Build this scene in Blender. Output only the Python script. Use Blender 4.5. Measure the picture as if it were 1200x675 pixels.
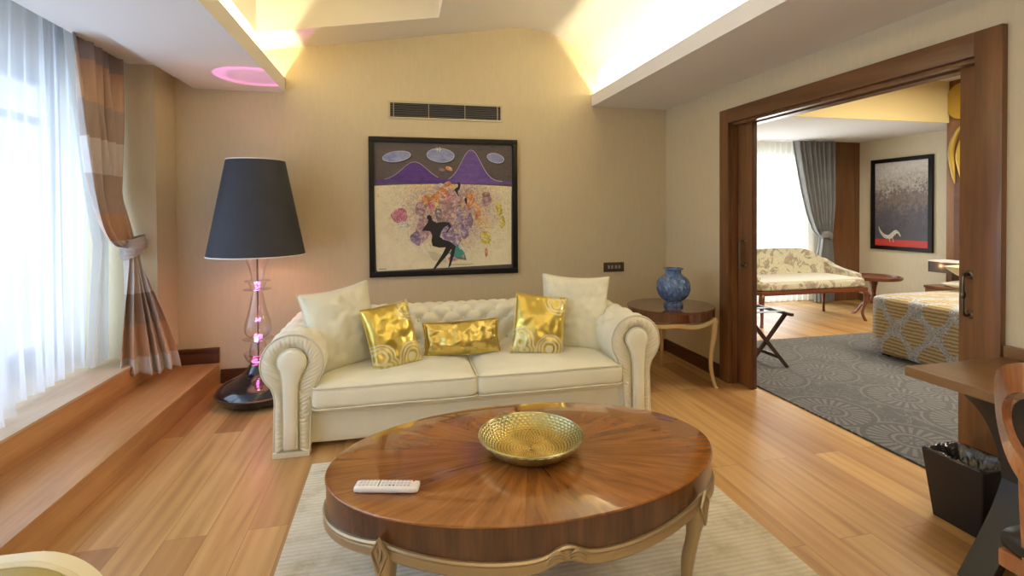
import bpy, bmesh, math, random
from math import sin, cos, pi, sqrt, atan2, radians as R
from mathutils import Vector, Matrix, Euler, noise
random.seed(7)
for o in list(bpy.data.objects):
    bpy.data.objects.remove(o, do_unlink=True)
scene = bpy.context.scene
COL = scene.collection

# ------------------------------------------------------------ camera
cam_d = bpy.data.cameras.new('camera')
cam = bpy.data.objects.new('camera', cam_d)
COL.objects.link(cam)
cam_d.sensor_width = 36.0
cam_d.lens = 586.34 / 1200 * 36
cam_d.shift_y = -(337.5 - 255.86) / 1200
cam_d.clip_start = 0.05
yaw, pit, rol = .22289, .013778, .005818
F = Vector((sin(yaw) * cos(pit), cos(yaw) * cos(pit), -sin(pit)))
r0 = Vector((cos(yaw), -sin(yaw), 0))
d0 = F.cross(r0)
rr = r0 * cos(rol) + d0 * sin(rol)
dd = d0 * cos(rol) - r0 * sin(rol)
Mc = Matrix((( rr.x, -dd.x, -F.x, 0), (rr.y, -dd.y, -F.y, 0), (rr.z, -dd.z, -F.z, 1.4), (0, 0, 0, 1)))
cam.matrix_world = Mc
scene.camera = cam

# ------------------------------------------------------------ view, world, lights
scene.view_settings.view_transform = 'Standard'
scene.view_settings.look = 'None'
scene.view_settings.gamma = 1
scene.view_settings.use_curve_mapping = False
scene.view_settings.exposure = 0.12
scene.cycles.use_denoising = True
scene.cycles.max_bounces = 10
scene.cycles.diffuse_bounces = 6
scene.cycles.transparent_max_bounces = 24
scene.cycles.sample_clamp_indirect = 6
scene.cycles.caustics_reflective = False
scene.cycles.caustics_refractive = False

world = bpy.data.worlds.new('daylight')
scene.world = world
world.use_nodes = True
bg = world.node_tree.nodes['Background']
bg.inputs[0].default_value = (.80, .90, 1.0, 1)
bg.inputs[1].default_value = 1.1

def area(name, loc, rot, sx, sy, power, col, spread=pi):
    d = bpy.data.lights.new(name, 'AREA')
    d.shape = 'RECTANGLE'; d.size = sx; d.size_y = sy
    d.energy = power; d.color = col; d.spread = spread
    o = bpy.data.objects.new(name, d)
    o.location = loc; o.rotation_euler = rot
    COL.objects.link(o)
    return o

# daylight through the living room glass wall (left) and the bedroom windows
area('daylight_living_window', (-2.95, 1.6, 1.5), (0, -pi / 2, 0), 2.4, 5.4, 195, (.63, .80, 1.0))
area('daylight_bedroom_window', (4.9, 7.0, 1.4), (-pi / 2, 0, 0), 2.6, 2.4, 200, (.94, .98, 1.0))
# warm strip lights lying in the ceiling coves, shining up
area('cove_strip_right', (1.900, 1.0, 2.437), (pi, 0, 0), .014, 6.9, 92, (1.0, .83, .47))
area('cove_strip_left', (-.997, 1.0, 2.437), (pi, 0, 0), .014, 6.9, 66, (1.0, .82, .45))
# fill panels added for brightness, not fixtures, behind the camera and over the bed
area('fill_behind_camera', (.9, -1.1, 2.39), (0, 0, 0), 2.2, 1.6, 26, (1.0, .90, .74))
area('bedroom_fill', (5.2, 2.6, 2.85), (0, 0, 0), 1.6, 2.2, 165, (1.0, .90, .70))

# ------------------------------------------------------------ node helpers
class NT:
    def __init__(s, name):
        s.m = bpy.data.materials.new(name); s.m.use_nodes = True
        s.t = s.m.node_tree; s.n = s.t.nodes; s.l = s.t.links
        s.b = s.n['Principled BSDF']; s.out = s.n['Material Output']
    def node(s, typ, **kw):
        n = s.n.new(typ)
        for k, v in kw.items(): setattr(n, k, v)
        return n
    def link(s, a, b): s.l.new(a, b)
    def val(s, x, sock):
        if hasattr(x, 'links') or hasattr(x, 'is_output'): s.l.new(x, sock)
        else: sock.default_value = x
    def math(s, op, a, b=0.0, c=None, clamp=False):
        n = s.node('ShaderNodeMath', operation=op, use_clamp=clamp)
        s.val(a, n.inputs[0]); s.val(b, n.inputs[1])
        if c is not None: s.val(c, n.inputs[2])
        return n.outputs[0]
    def mix(s, f, a, b, blend='MIX'):
        n = s.node('ShaderNodeMix', data_type='RGBA', blend_type=blend)
        s.val(f, n.inputs[0])
        s.val(a if not isinstance(a, tuple) else (*a[:3], 1), n.inputs[6])
        s.val(b if not isinstance(b, tuple) else (*b[:3], 1), n.inputs[7])
        return n.outputs[2]
    def coord(s, scale=(1, 1, 1), rot=(0, 0, 0), loc=(0, 0, 0)):
        tc = s.node('ShaderNodeTexCoord'); mp = s.node('ShaderNodeMapping')
        mp.inputs['Scale'].default_value = scale; mp.inputs['Rotation'].default_value = rot
        mp.inputs['Location'].default_value = loc
        s.link(tc.outputs['Object'], mp.inputs[0])
        return mp.outputs[0]
    def noise(s, vec, scale=5, detail=4, rough=.5, dist=0):
        n = s.node('ShaderNodeTexNoise')
        s.link(vec, n.inputs['Vector']); n.inputs['Scale'].default_value = scale
        n.inputs['Detail'].default_value = detail; n.inputs['Roughness'].default_value = rough
        n.inputs['Distortion'].default_value = dist
        return n.outputs[0]
    def ramp(s, f, stops, interp='LINEAR'):
        n = s.node('ShaderNodeValToRGB'); cr = n.color_ramp; cr.interpolation = interp
        while len(cr.elements) < len(stops): cr.elements.new(.5)
        for e, (p, c) in zip(cr.elements, stops):
            e.position = p; e.color = (*c[:3], 1) if len(c) >= 3 else (c[0],) * 3 + (1,)
        s.val(f, n.inputs[0])
        return n.outputs[0]
    def sep(s, vec):
        n = s.node('ShaderNodeSeparateXYZ'); s.link(vec, n.inputs[0]); return n.outputs
    def comb(s, x, y, z):
        n = s.node('ShaderNodeCombineXYZ')
        for i, v in enumerate((x, y, z)): s.val(v, n.inputs[i])
        return n.outputs[0]
    def bump(s, h, strength=.3, dist=.01):
        n = s.node('ShaderNodeBump'); n.inputs['Strength'].default_value = strength
        n.inputs['Distance'].default_value = dist; s.link(h, n.inputs['Height'])
        s.link(n.outputs[0], s.b.inputs['Normal'])
    def set(s, **kw):
        names = dict(col='Base Color', rough='Roughness', metal='Metallic', coat='Coat Weight', coatr='Coat Roughness',
                     sheen='Sheen Weight', spec='Specular IOR Level', emis='Emission Strength', emc='Emission Color', alpha='Alpha',
                     trans='Transmission Weight', ior='IOR', sss='Subsurface Weight')
        for k, v in kw.items():
            if isinstance(v, tuple) and len(v) == 3: v = (*v, 1)
            s.val(v, s.b.inputs[names[k]])
        return s

def srgb(h):
    h = h.lstrip('#'); c = [int(h[i:i + 2], 16) / 255 for i in (0, 2, 4)]
    return tuple(x / 12.92 if x <= .04045 else ((x + .055) / 1.055) ** 2.4 for x in c)

def plain(name, col, rough=.5, metal=0, **kw):
    t = NT(name); t.set(col=col, rough=rough, metal=metal, **kw); return t.m

def wood(name, c1, c2, scale=1.0, axis='Y', rough=.35, coat=0.0, grain=1.0, c3=None):
    t = NT(name)
    st = {'X': (1.2, 14, 14), 'Y': (14, 1.2, 14), 'Z': (14, 14, 1.2)}[axis]
    v = t.coord(tuple(x * scale for x in st))
    n1 = t.noise(v, 1.0, 6, .6, 1.2)
    v2 = t.coord(tuple(x * scale * 5 for x in st))
    n2 = t.noise(v2, 1.4, 3, .6)
    f = t.math('ADD', t.math('MULTIPLY', n1, .75), t.math('MULTIPLY', n2, .25))
    stops = [(.32, c1), (.68, c2)] if c3 is None else [(.3, c1), (.5, c2), (.72, c3)]
    t.set(col=t.ramp(f, stops), rough=rough, coat=coat, coatr=.08)
    t.bump(n2, .08 * grain, .002)
    return t.m

M = {}
# ---- wall paper, plaster, paint
def wallpaper(name, col, var=.05):
    t = NT(name)
    v = t.coord((60, 60, 9)); n = t.noise(v, 1.3, 4, .7)
    v2 = t.coord((3, 3, 1)); n2 = t.noise(v2, 8, 3, .6)
    f = t.math('ADD', t.math('MULTIPLY', n, .6), t.math('MULTIPLY', n2, .4))
    a = tuple(x * (1 - var) for x in col); b = tuple(min(1, x * (1 + var)) for x in col)
    t.set(col=t.ramp(f, [(.3, a), (.7, b)]), rough=.75)
    t.bump(n, .15, .003)
    return t.m
M['wall'] = wallpaper('cream_wallpaper', (.61, .52, .345))
M['wall2'] = wallpaper('bedroom_wallpaper', (.72, .66, .50))
M['paint'] = plain('ceiling_paint', (.80, .78, .76), .85)
M['coffer'] = plain('yellow_coffer_paint', (.74, .60, .30), .85)
M['vault'] = plain('vault_paint', (.82, .79, .72), .85)

# ---- plank floor (planks run along Y)
def plank_floor(name):
    t = NT(name)
    br = t.node('ShaderNodeTexBrick')
    v = t.coord((1, 1, 1), (0, 0, pi / 2))
    t.link(v, br.inputs['Vector'])
    br.offset = .37; br.squash = 1.0
    for k, x in (('Scale', 1.0), ('Mortar Size', .0012), ('Mortar Smooth', .1), ('Bias', -.1), ('Brick Width', 1.75), ('Row Height', .165)):
        br.inputs[k].default_value = x
    br.inputs['Color1'].default_value = (0, 0, 0, 1); br.inputs['Color2'].default_value = (1, 1, 1, 1)
    br.inputs['Mortar'].default_value = (.5, .5, .5, 1)
    o = t.sep(t.coord())
    shift = t.math('MULTIPLY', br.outputs['Color'], 37.0)
    g = t.comb(t.math('ADD', t.math('MULTIPLY', o[0], 9), shift), t.math('ADD', t.math('MULTIPLY', o[1], .55), shift), 0.0)
    n1 = t.noise(g, 1.1, 5, .55, .9)
    g2 = t.comb(t.math('MULTIPLY', o[0], 95), t.math('ADD', t.math('MULTIPLY', o[1], 3.5), shift), 0.0)
    n2 = t.noise(g2, 1.0, 3, .6)
    w = t.node('ShaderNodeTexWave', wave_type='BANDS', bands_direction='X')
    g3 = t.comb(t.math('ADD', t.math('MULTIPLY', o[0], 5.5), shift), t.math('ADD', t.math('MULTIPLY', o[1], .55), shift), 0.0)
    t.link(g3, w.inputs[0]); w.inputs['Scale'].default_value = .9; w.inputs['Distortion'].default_value = 7; w.inputs['Detail'].default_value = 3
    f = t.math('ADD', t.math('MULTIPLY', n1, .76), t.math('ADD', t.math('MULTIPLY', n2, .14), t.math('MULTIPLY', w.outputs[1], .10)))
    base = t.ramp(f, [(.26, (.34, .18, .062)), (.45, (.50, .295, .115)), (.72, (.62, .40, .18))])
    tone = t.ramp(br.outputs['Color'], [(0, (.72, .62, .56)), (.25, (1.0, .97, .94)), (.6, (1.0, 1.0, 1.0)), (1, (1.12, 1.1, 1.02))])
    c = t.mix(1.0, base, tone, 'MULTIPLY')
    c = t.mix(t.math('MULTIPLY', br.outputs['Fac'], .75), c, (.16, .07, .03))
    t.set(col=c, rough=t.ramp(n2, [(0, (.28,)*3), (1, (.42,)*3)]), spec=.5)
    t.bump(t.math('SUBTRACT', t.math('MULTIPLY', n2, .3), br.outputs['Fac']), .12, .002)
    return t.m
M['floor'] = plank_floor('oak_plank_floor')
M['step'] = wood('oak_step_wood', (.38, .19, .068), (.60, .35, .155), .55, 'Y', .33)
M['sill'] = wood('pale_oak_platform', (.50, .36, .22), (.62, .48, .33), .55, 'Y', .35)
M['base'] = wood('dark_baseboard_wood', (.06, .022, .010), (.12, .045, .02), .8, 'Y', .35)
M['base_x'] = wood('dark_baseboard_wood_x', (.06, .022, .010), (.12, .045, .02), .8, 'X', .35)
M['walnut_z'] = wood('walnut_vertical', (.105, .043, .015), (.23, .102, .038), .55, 'Z', .32, .15)
M['walnut_y'] = wood('walnut_horizontal', (.095, .038, .014), (.21, .092, .034), .55, 'Y', .32, .15)
M['walnut_x'] = wood('walnut_horizontal_x', (.095, .038, .014), (.21, .092, .034), .55, 'X', .32, .15)
M['desk'] = wood('desk_veneer', (.15, .075, .030), (.26, .14, .055), .6, 'Y', .35, .1)
M['chairwood'] = wood('glossy_walnut', (.22, .07, .025), (.50, .20, .07), 1.0, 'Z', .22, .5)
M['darkwood'] = wood('dark_stained_wood', (.03, .013, .009), (.075, .03, .02), 1, 'Z', .35)
M['benchwood'] = wood('mahogany', (.10, .028, .014), (.22, .07, .03), 1, 'X', .3, .3)
M['black'] = plain('black_enamel', (.008, .008, .009), .35)
M['blackgap'] = plain('dark_void', (.004, .004, .004), .9)
M['frame'] = plain('black_picture_frame', (.004, .003, .003), .45, spec=.3)
M['gunmetal'] = plain('blackened_steel', (.035, .037, .04), .38, .3)
M['bronze'] = plain('aged_bronze', (.16, .12, .085), .38, .9)
M['alu'] = plain('satin_champagne_metal', (.50, .45, .33), .4, .6)
M['winframe'] = plain('grey_window_frame', (.22, .22, .24), .45)
M['white_plastic'] = plain('white_plastic', (.82, .81, .80), .3)

# ---- fabrics
def fabric(name, col, rough=.8, bumps=.2, scale=350, sheen=.2, var=.06):
    t = NT(name); v = t.coord()
    n = t.noise(v, scale, 2, .6); n2 = t.noise(v, 7, 3, .5)
    a = tuple(x * (1 - var) for x in col); b = tuple(min(1, x * (1 + var)) for x in col)
    t.set(col=t.ramp(n2, [(.3, a), (.7, b)]), rough=rough, sheen=sheen)
    t.bump(n, bumps, .002)
    return t.m
M['sofa'] = fabric('cream_sofa_fabric', (.80, .765, .60), .62, .12, 300, .25, .03)
M['pleat'] = fabric('beige_pleated_fabric', (.74, .69, .52), .6, .12, 300, .25, .05)
M['pipe'] = fabric('cream_piping', (.70, .66, .50), .6, .1, 300, .1, .03)
M['cream_pillow'] = fabric('cream_satin', (.76, .73, .56), .5, .08, 300, .3, .03)
M['armchair'] = fabric('olive_cream_fabric', (.36, .30, .115), .6, .12, 300, .2, .03)
M['shade'] = fabric('charcoal_shade_fabric', (.040, .042, .052), .85, .3, 400, .0, .08)
M['lining'] = plain('white_shade_lining', (.80, .74, .70), .7)
M['linen'] = fabric('white_pillow_linen', (.72, .70, .62), .8, .1, 300, .1, .03)
M['grey_drape'] = fabric('slate_grey_drape', (.24, .245, .255), .55, .15, 250, .3, .1)

def gold_fabric(name, swirl):
    t = NT(name); v = t.coord()
    n = t.noise(v, 9, 4, .6, 1.5)
    if swirl:
        vo = t.node('ShaderNodeTexVoronoi', feature='F1'); vo.inputs['Scale'].default_value = 4.6
        vo.inputs['Randomness'].default_value = .75
        t.link(v, vo.inputs['Vector'])
        d = vo.outputs['Distance']
        ring = t.math('MULTIPLY', t.math('GREATER_THAN', t.math('SINE', t.math('MULTIPLY', d, 88)), .0), t.math('LESS_THAN', d, .50))
        pick = t.math('GREATER_THAN', t.sep(vo.outputs['Color'])[0], .45)
        f = t.math('MULTIPLY', ring, pick)
        col = t.mix(f, (.66, .52, .13), (.72, .67, .42))
        t.set(col=col, rough=t.math('ADD', .30, t.math('MULTIPLY', f, .22)), metal=t.math('SUBTRACT', .92, t.math('MULTIPLY', f, .5)))
    else:
        t.set(col=t.ramp(n, [(.3, (.62, .48, .12)), (.7, (.78, .63, .22))]), rough=.27, metal=.9)
    t.bump(n, .12, .02)
    return t.m
M['gold_swirl'] = gold_fabric('gold_swirl_fabric', True)
M['gold'] = gold_fabric('gold_foil_fabric', False)

def sheer_mat(name, col, op, emit=0):
    m = bpy.data.materials.new(name); m.use_nodes = True
    nt = m.node_tree; nt.nodes.clear()
    out = nt.nodes.new('ShaderNodeOutputMaterial')
    tr = nt.nodes.new('ShaderNodeBsdfTransparent'); tl = nt.nodes.new('ShaderNodeBsdfTranslucent'); df = nt.nodes.new('ShaderNodeBsdfDiffuse')
    for n in (tl, df): n.inputs[0].default_value = (*col, 1)
    m1 = nt.nodes.new('ShaderNodeMixShader'); m1.inputs[0].default_value = .5
    nt.links.new(df.outputs[0], m1.inputs[1]); nt.links.new(tl.outputs[0], m1.inputs[2])
    m2 = nt.nodes.new('ShaderNodeMixShader'); m2.inputs[0].default_value = op
    nt.links.new(tr.outputs[0], m2.inputs[1]); nt.links.new(m1.outputs[0], m2.inputs[2])
    nt.links.new(m2.outputs[0], out.inputs[0])
    return m
M['sheer'] = sheer_mat('white_voile', (.86, .88, .92), .62)
M['sheer2'] = sheer_mat('cream_voile', (.86, .84, .76), .7)
M['lining_curtain'] = sheer_mat('white_lining', (.84, .84, .80), .93)

def striped_drape():
    t = NT('striped_silk_drape')
    z = t.sep(t.coord())[2]
    f = t.math('DIVIDE', z, 2.8)
    tp, og, tn, sl, mv = (.44, .34, .29), (.56, .34, .20), (.40, .29, .22), (.68, .61, .56), (.34, .27, .25)
    c = t.ramp(f, [(0, sl), (.134, og), (.218, tn), (.296, sl), (.43, og), (.50, tp), (.593, sl), (.673, tn), (.754, og), (.85, mv)], 'CONSTANT')
    n = t.noise(t.coord((30, 30, 6)), 1.5, 4, .6)
    c = t.mix(.35, c, t.mix(n, (.25, .2, .15), (1, .95, .9)), 'MULTIPLY')
    t.set(col=c, rough=.36, sheen=.3, spec=.7)
    t.bump(n, .25, .006)
    return t.m
M['drape'] = striped_drape()

def glass_mat(name, tint, gloss=.25):
    m = bpy.data.materials.new(name); m.use_nodes = True
    nt = m.node_tree; nt.nodes.clear()
    out = nt.nodes.new('ShaderNodeOutputMaterial')
    tr = nt.nodes.new('ShaderNodeBsdfTransparent'); tr.inputs[0].default_value = (*tint, 1)
    gl = nt.nodes.new('ShaderNodeBsdfGlossy'); gl.inputs['Roughness'].default_value = .04
    lw = nt.nodes.new('ShaderNodeLayerWeight'); lw.inputs[0].default_value = .5
    pw = nt.nodes.new('ShaderNodeMath'); pw.operation = 'POWER'; pw.inputs[1].default_value = 2.0
    ml = nt.nodes.new('ShaderNodeMath'); ml.operation = 'MULTIPLY_ADD'; ml.inputs[1].default_value = gloss; ml.inputs[2].default_value = .05
    nt.links.new(lw.outputs['Facing'], pw.inputs[0]); nt.links.new(pw.outputs[0], ml.inputs[0])
    mx = nt.nodes.new('ShaderNodeMixShader')
    nt.links.new(ml.outputs[0], mx.inputs[0]); nt.links.new(tr.outputs[0], mx.inputs[1]); nt.links.new(gl.outputs[0], mx.inputs[2])
    nt.links.new(mx.outputs[0], out.inputs[0])
    return m
M['glass'] = glass_mat('clear_glass', (.985, .95, .968), .95)
M['pane'] = glass_mat('window_glass', (.95, .97, 1), .08)
M['liner'] = plain('clear_bin_liner', (.05, .05, .055), .12, 0, coat=1.0, alpha=.75)
M['lampbase'] = plain('dark_lacquer', (.012, .013, .02), .12, .25, coat=1.0, coatr=.05)
M['pink'] = plain('pink_light', (1, .3, .8), .3, emis=3.0, emc=(1.0, .16, .60))
M['bulb'] = plain('warm_bulb', (1, .8, .6), .3, emis=14.0, emc=(1.0, .62, .38))

# ---- table veneer (sunburst)
def sunburst(name, sx=1.0, sy=1.0, n=18, c=((.13, .040, .008), (.28, .105, .022), (.42, .19, .052)), rough=.16, coat=1.0):
    t = NT(name)
    o = t.sep(t.coord((sx, sy, 1)))
    th = t.math('ARCTAN2', o[1], o[0])
    r = t.math('SQRT', t.math('ADD', t.math('MULTIPLY', o[0], o[0]), t.math('MULTIPLY', o[1], o[1])))
    sec = t.math('FLOOR', t.math('MULTIPLY', t.math('ADD', th, pi), n / (2 * pi)))
    wn = t.node('ShaderNodeTexWhiteNoise', noise_dimensions='1D'); t.link(sec, wn.inputs['W'])
    g = t.comb(t.math('MULTIPLY', th, 9), t.math('MULTIPLY', r, 2.6), t.math('MULTIPLY', wn.outputs[0], 9))
    n1 = t.noise(g, 1.0, 5, .6, 1.0)
    g2 = t.comb(t.math('MULTIPLY', th, 45), t.math('MULTIPLY', r, 6), 0.0)
    n2 = t.noise(g2, 1.0, 3, .6)
    f = t.math('ADD', t.math('MULTIPLY', n1, .66), t.math('MULTIPLY', n2, .16))
    f = t.math('ADD', f, t.math('MULTIPLY', wn.outputs[0], .14))
    t.set(col=t.ramp(f, [(.28, c[0]), (.52, c[1]), (.78, c[2])]), rough=rough, coat=coat, coatr=.03)
    return t.m
M['sunburst'] = sunburst('sunburst_veneer', 1.0, 1.6)
M['sidetop'] = sunburst('side_table_veneer', 1, 1, 14, ((.06, .018, .008), (.12, .042, .016), (.19, .07, .027)), .12, .8)
M['apron'] = wood('apron_veneer', (.055, .020, .007), (.14, .052, .017), 1.1, 'Z', .22, .4)
M['goldpaint'] = plain('champagne_gold_paint', (.42, .315, .18), .34, .55)
M['palegold'] = plain('pale_gold_paint', (.62, .48, .25), .36, .45)

# ------------------------------------------------------------ mesh helpers
def obj(name, bm, mat, parent=None, smooth=True, angle=40, label=None):
    me = bpy.data.meshes.new(name)
    bmesh.ops.remove_doubles(bm, verts=bm.verts, dist=1e-6)
    bmesh.ops.recalc_face_normals(bm, faces=bm.faces)
    bm.to_mesh(me); bm.free()
    if smooth:
        me.polygons.foreach_set('use_smooth', [True] * len(me.polygons))
        me.set_sharp_from_angle(angle=R(angle))
    for x in (mat if isinstance(mat, (list, tuple)) else [mat]): me.materials.append(x)
    o = bpy.data.objects.new(name, me); COL.objects.link(o)
    if parent: o.parent = parent
    if label: o['label'] = label
    return o
def thing(name, label, cat, loc=(0, 0, 0), rot=(0, 0, 0), group=None):
    o = bpy.data.objects.new(name, None); COL.objects.link(o)
    o.empty_display_size = .1
    o.location = loc; o.rotation_euler = rot
    return tag(o, label, cat, group)
def tag(o, label, cat, group=None):
    o['label'] = label; o['category'] = cat
    if group: o['group'] = group
    return o
def struct(name, bm, mat, smooth=False, **k):
    o = obj(name, bm, mat, None, smooth, **k); o['kind'] = 'structure'; return o
def box(bm, x0, x1, y0, y1, z0, z1, bev=0, seg=2, mtx=None):
    r = bmesh.ops.create_cube(bm, size=1)
    vs = r['verts']
    for v in vs:
        v.co = Vector((x0 + (v.co.x + .5) * (x1 - x0), y0 + (v.co.y + .5) * (y1 - y0), z0 + (v.co.z + .5) * (z1 - z0)))
    if bev > 0:
        es = list({e for v in vs for e in v.link_edges})
        q = bmesh.ops.bevel(bm, geom=es, offset=bev, segments=seg, profile=.7, affect='EDGES')
        vs = list({v for f in q['faces'] for v in f.verts} | {v for v in vs if v.is_valid})
    if mtx is not None:
        for v in vs: v.co = mtx @ v.co
    return bm
def B(*a, **k): return box(bmesh.new(), *a, **k)
def quad(bm, *p):
    return bm.faces.new([bm.verts.new(q) for q in p])
def soft(bm, cx, cy, cz, sx, sy, sz, r=.03, cuts=10, crown=0, bulge=0, mtx=None):
    """a stuffed block: rounded box with a crowned top"""
    t = bmesh.new(); bmesh.ops.create_cube(t, size=2)
    bmesh.ops.subdivide_edges(t, edges=t.edges, cuts=cuts, use_grid_fill=True)
    h = Vector((sx / 2, sy / 2, sz / 2)); inn = h - Vector((r, r, r)); mp = {}
    for v in t.verts:
        a, b, c = v.co
        p = Vector((a * h.x, b * h.y, c * h.z))
        q = Vector([max(-inn[i], min(inn[i], p[i])) for i in range(3)])
        # push rows towards the edges so the rounding has enough rows
        d = p - q
        p2 = q + (d.normalized() * r if d.length > 1e-9 else d)
        if crown: p2.z += crown * (1 - a ** 4) * (1 - b ** 4) * max(0, c) 
        if bulge: p2.x += bulge * a * (1 - c * c); p2.y += bulge * b * (1 - c * c)
        p2 += Vector((cx, cy, cz))
        if mtx is not None: p2 = mtx @ p2
        mp[v] = bm.verts.new(p2)
    for f in t.faces: bm.faces.new([mp[v] for v in f.verts])
    t.free(); return bm
def lathe(bm, prof, seg=48, cx=0, cy=0, cz=0, wav=None, close=False):
    rings = []
    for (r, z) in prof:
        if r < 1e-5: rings.append([bm.verts.new((cx, cy, cz + z))]); continue
        rings.append([bm.verts.new((cx + r * cos(2 * pi * i / seg), cy + r * sin(2 * pi * i / seg), cz + z)) for i in range(seg)])
    pr = list(zip(rings, rings[1:])) + ([(rings[-1], rings[0])] if close else [])
    for a, b in pr:
        for i in range(seg):
            j = (i + 1) % seg
            if len(a) == 1 and len(b) == 1: continue
            if len(a) == 1: bm.faces.new((a[0], b[i], b[j]))
            elif len(b) == 1: bm.faces.new((a[i], b[0], a[j]))
            else: bm.faces.new((a[i], b[i], b[j], a[j]))
    return bm
def tube(bm, pts, r, seg=8, closed=False, flat=1.0, up=None):
    """sweep a circle (or ellipse) along pts; r is a number or a list"""
    pts = [Vector(p) for p in pts]; n = len(pts); rs = r if isinstance(r, (list, tuple)) else [r] * n
    rings = []; prev = None
    for i, p in enumerate(pts):
        a = pts[(i - 1) % n] if (closed or i > 0) else p; b = pts[(i + 1) % n] if (closed or i < n - 1) else p
        t = (b - a).normalized()
        if up is not None: u = t.cross(Vector(up)).normalized()
        elif prev is None: u = t.orthogonal().normalized()
        else: u = (prev - t * prev.dot(t)).normalized()
        prev = u; w = t.cross(u)
        rings.append([bm.verts.new(p + (u * cos(2 * pi * k / seg) + w * sin(2 * pi * k / seg) * flat) * rs[i]) for k in range(seg)])
    for i in range(n if closed else n - 1):
        a, b = rings[i], rings[(i + 1) % n]
        for k in range(seg): bm.faces.new((a[k], a[(k + 1) % seg], b[(k + 1) % seg], b[k]))
    if not closed:
        bm.faces.new(rings[0][::-1]); bm.faces.new(rings[-1])
    return bm
def sweep(bm, pts, sec, frames=None, caps=True):
    """sec(i) -> list of points (world) for ring i"""
    rings = [[bm.verts.new(q) for q in sec(i)] for i in range(len(pts))]
    m = len(rings[0])
    for a, b in zip(rings, rings[1:]):
        for k in range(m): bm.faces.new((a[k], a[(k + 1) % m], b[(k + 1) % m], b[k]))
    if caps: bm.faces.new(rings[0][::-1]); bm.faces.new(rings[-1])
    return bm
def grid(bm, nu, nv, fn, closeu=False):
    vs = [[bm.verts.new(fn(i / (nu if closeu else nu - 1), j / (nv - 1))) for i in range(nu)] for j in range(nv)]
    for j in range(nv - 1):
        for i in range(nu if closeu else nu - 1):
            k = (i + 1) % nu
            bm.faces.new((vs[j][i], vs[j][k], vs[j + 1][k], vs[j + 1][i]))
    return vs
def prism(bm, poly, fn, d0, d1):
    """extrude a 2D polygon; fn(a,b,d) -> point"""
    a = [bm.verts.new(fn(x, y, d0)) for x, y in poly]; b = [bm.verts.new(fn(x, y, d1)) for x, y in poly]
    n = len(poly)
    for i in range(n): bm.faces.new((a[i], a[(i + 1) % n], b[(i + 1) % n], b[i]))
    bm.faces.new(a[::-1]); bm.faces.new(b)
    return bm
def spline(pts, n=8):
    """Catmull-Rom through pts (tuples of any size)"""
    out = []; P = [pts[0]] + list(pts) + [pts[-1]]
    for i in range(1, len(P) - 2):
        for k in range(n):
            t = k / n; q = []
            for a, b, c, d in zip(P[i - 1], P[i], P[i + 1], P[i + 2]):
                q.append(.5 * (2 * b + (c - a) * t + (2 * a - 5 * b + 4 * c - d) * t * t + (3 * b - a - 3 * c + d) * t ** 3))
            out.append(tuple(q))
    out.append(tuple(pts[-1])); return out
def uvsphere(bm, c, r, sz=(1, 1, 1), u=16, v=10):
    q = bmesh.ops.create_uvsphere(bm, u_segments=u, v_segments=v, radius=r)
    for w in q['verts']: w.co = Vector((w.co.x * sz[0], w.co.y * sz[1], w.co.z * sz[2])) + Vector(c)
    return bm
def nz(x, y, z=0, s=1): return noise.noise(Vector((x * s, y * s, z * s)))
def copy_tree(o, parent=None):
    c = o.copy(); COL.objects.link(c); c.parent = parent
    for ch in [x for x in bpy.data.objects if x.parent == o]: copy_tree(ch, c)
    return c

# ============================================================ THE SETTING
YB, XR, YF = 4.544, 2.612, -2.6      # back wall, right wall, wall behind the camera
bm = B(-1.46, 2.755, YF, YB, -.06, 0); box(bm, 2.755, 7.0, -1.2, 6.6, -.06, 0)
struct('floor', bm, M['floor'])
bm = B(-1.50, -1.455, YF, YB, 0, .17); box(bm, -1.835, -1.44, YF, YB, .155, .172, .004)
o = struct('trim_1', bm, M['step'], True); o['label'] = 'lower oak step below the window platform'
bm = B(-1.86, -1.83, YF, YB, .17, .34); o = struct('trim_2', bm, M['step']); 
bm = B(-2.6, -1.822, YF, YB, .325, .342, .004); struct('trim_3', bm, M['sill'], True)
# back wall with full height gable
struct('wall_back', B(-2.7, XR + .18, YB, YB + .15, 0, 3.5), M['wall'])
struct('wall_front', B(-2.7, XR + .18, YF - .15, YF, 0, 3.5), M['wall'])
# right wall with the wide sliding-door opening
OY0, OY1, OZ = 1.777, 3.535, 2.10
bm = B(XR, XR + .18, OY1, YB, 0, 2.5); box(bm, XR, XR + .18, YF, OY0, 0, 2.5); box(bm, XR, XR + .18, OY0, OY1, OZ, 2.5)
struct('wall_right', bm, M['wall'])
# pilaster at the window corner
struct('wall_pilaster', B(-2.35, -1.752, 4.205, YB, .34, 2.62), M['wall'])
# left glass wall: solid bits round the opening
bm = B(-2.6, -2.45, YF, YB, 0, .36); box(bm, -2.6, -2.45, YF, YB, 2.42, 3.0); box(bm, -2.6, -2.45, 4.30, YB, 0, 3.0); box(bm, -2.6, -2.45, YF, -1.2, 0, 3.0)
struct('wall_left', bm, M['wall'])
# window frame + panes
bm = bmesh.new()
for y in (-1.2, .2, 1.55, 2.95, 4.22):
    box(bm, -2.50, -2.42, y, y + .09, .36, 2.42, .005)
for z in (.36, 2.30): box(bm, -2.50, -2.42, -1.2, 4.3, z, z + .12, .005)
box(bm, -2.49, -2.43, -1.2, 4.3, 2.02, 2.07, .005)
struct('window_1', bm, M['winframe'], True)
struct('window_2', B(-2.465, -2.46, -1.2, 4.3, .4, 2.36), M['pane'])['label'] = 'glass panes of the living room window wall'
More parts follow.
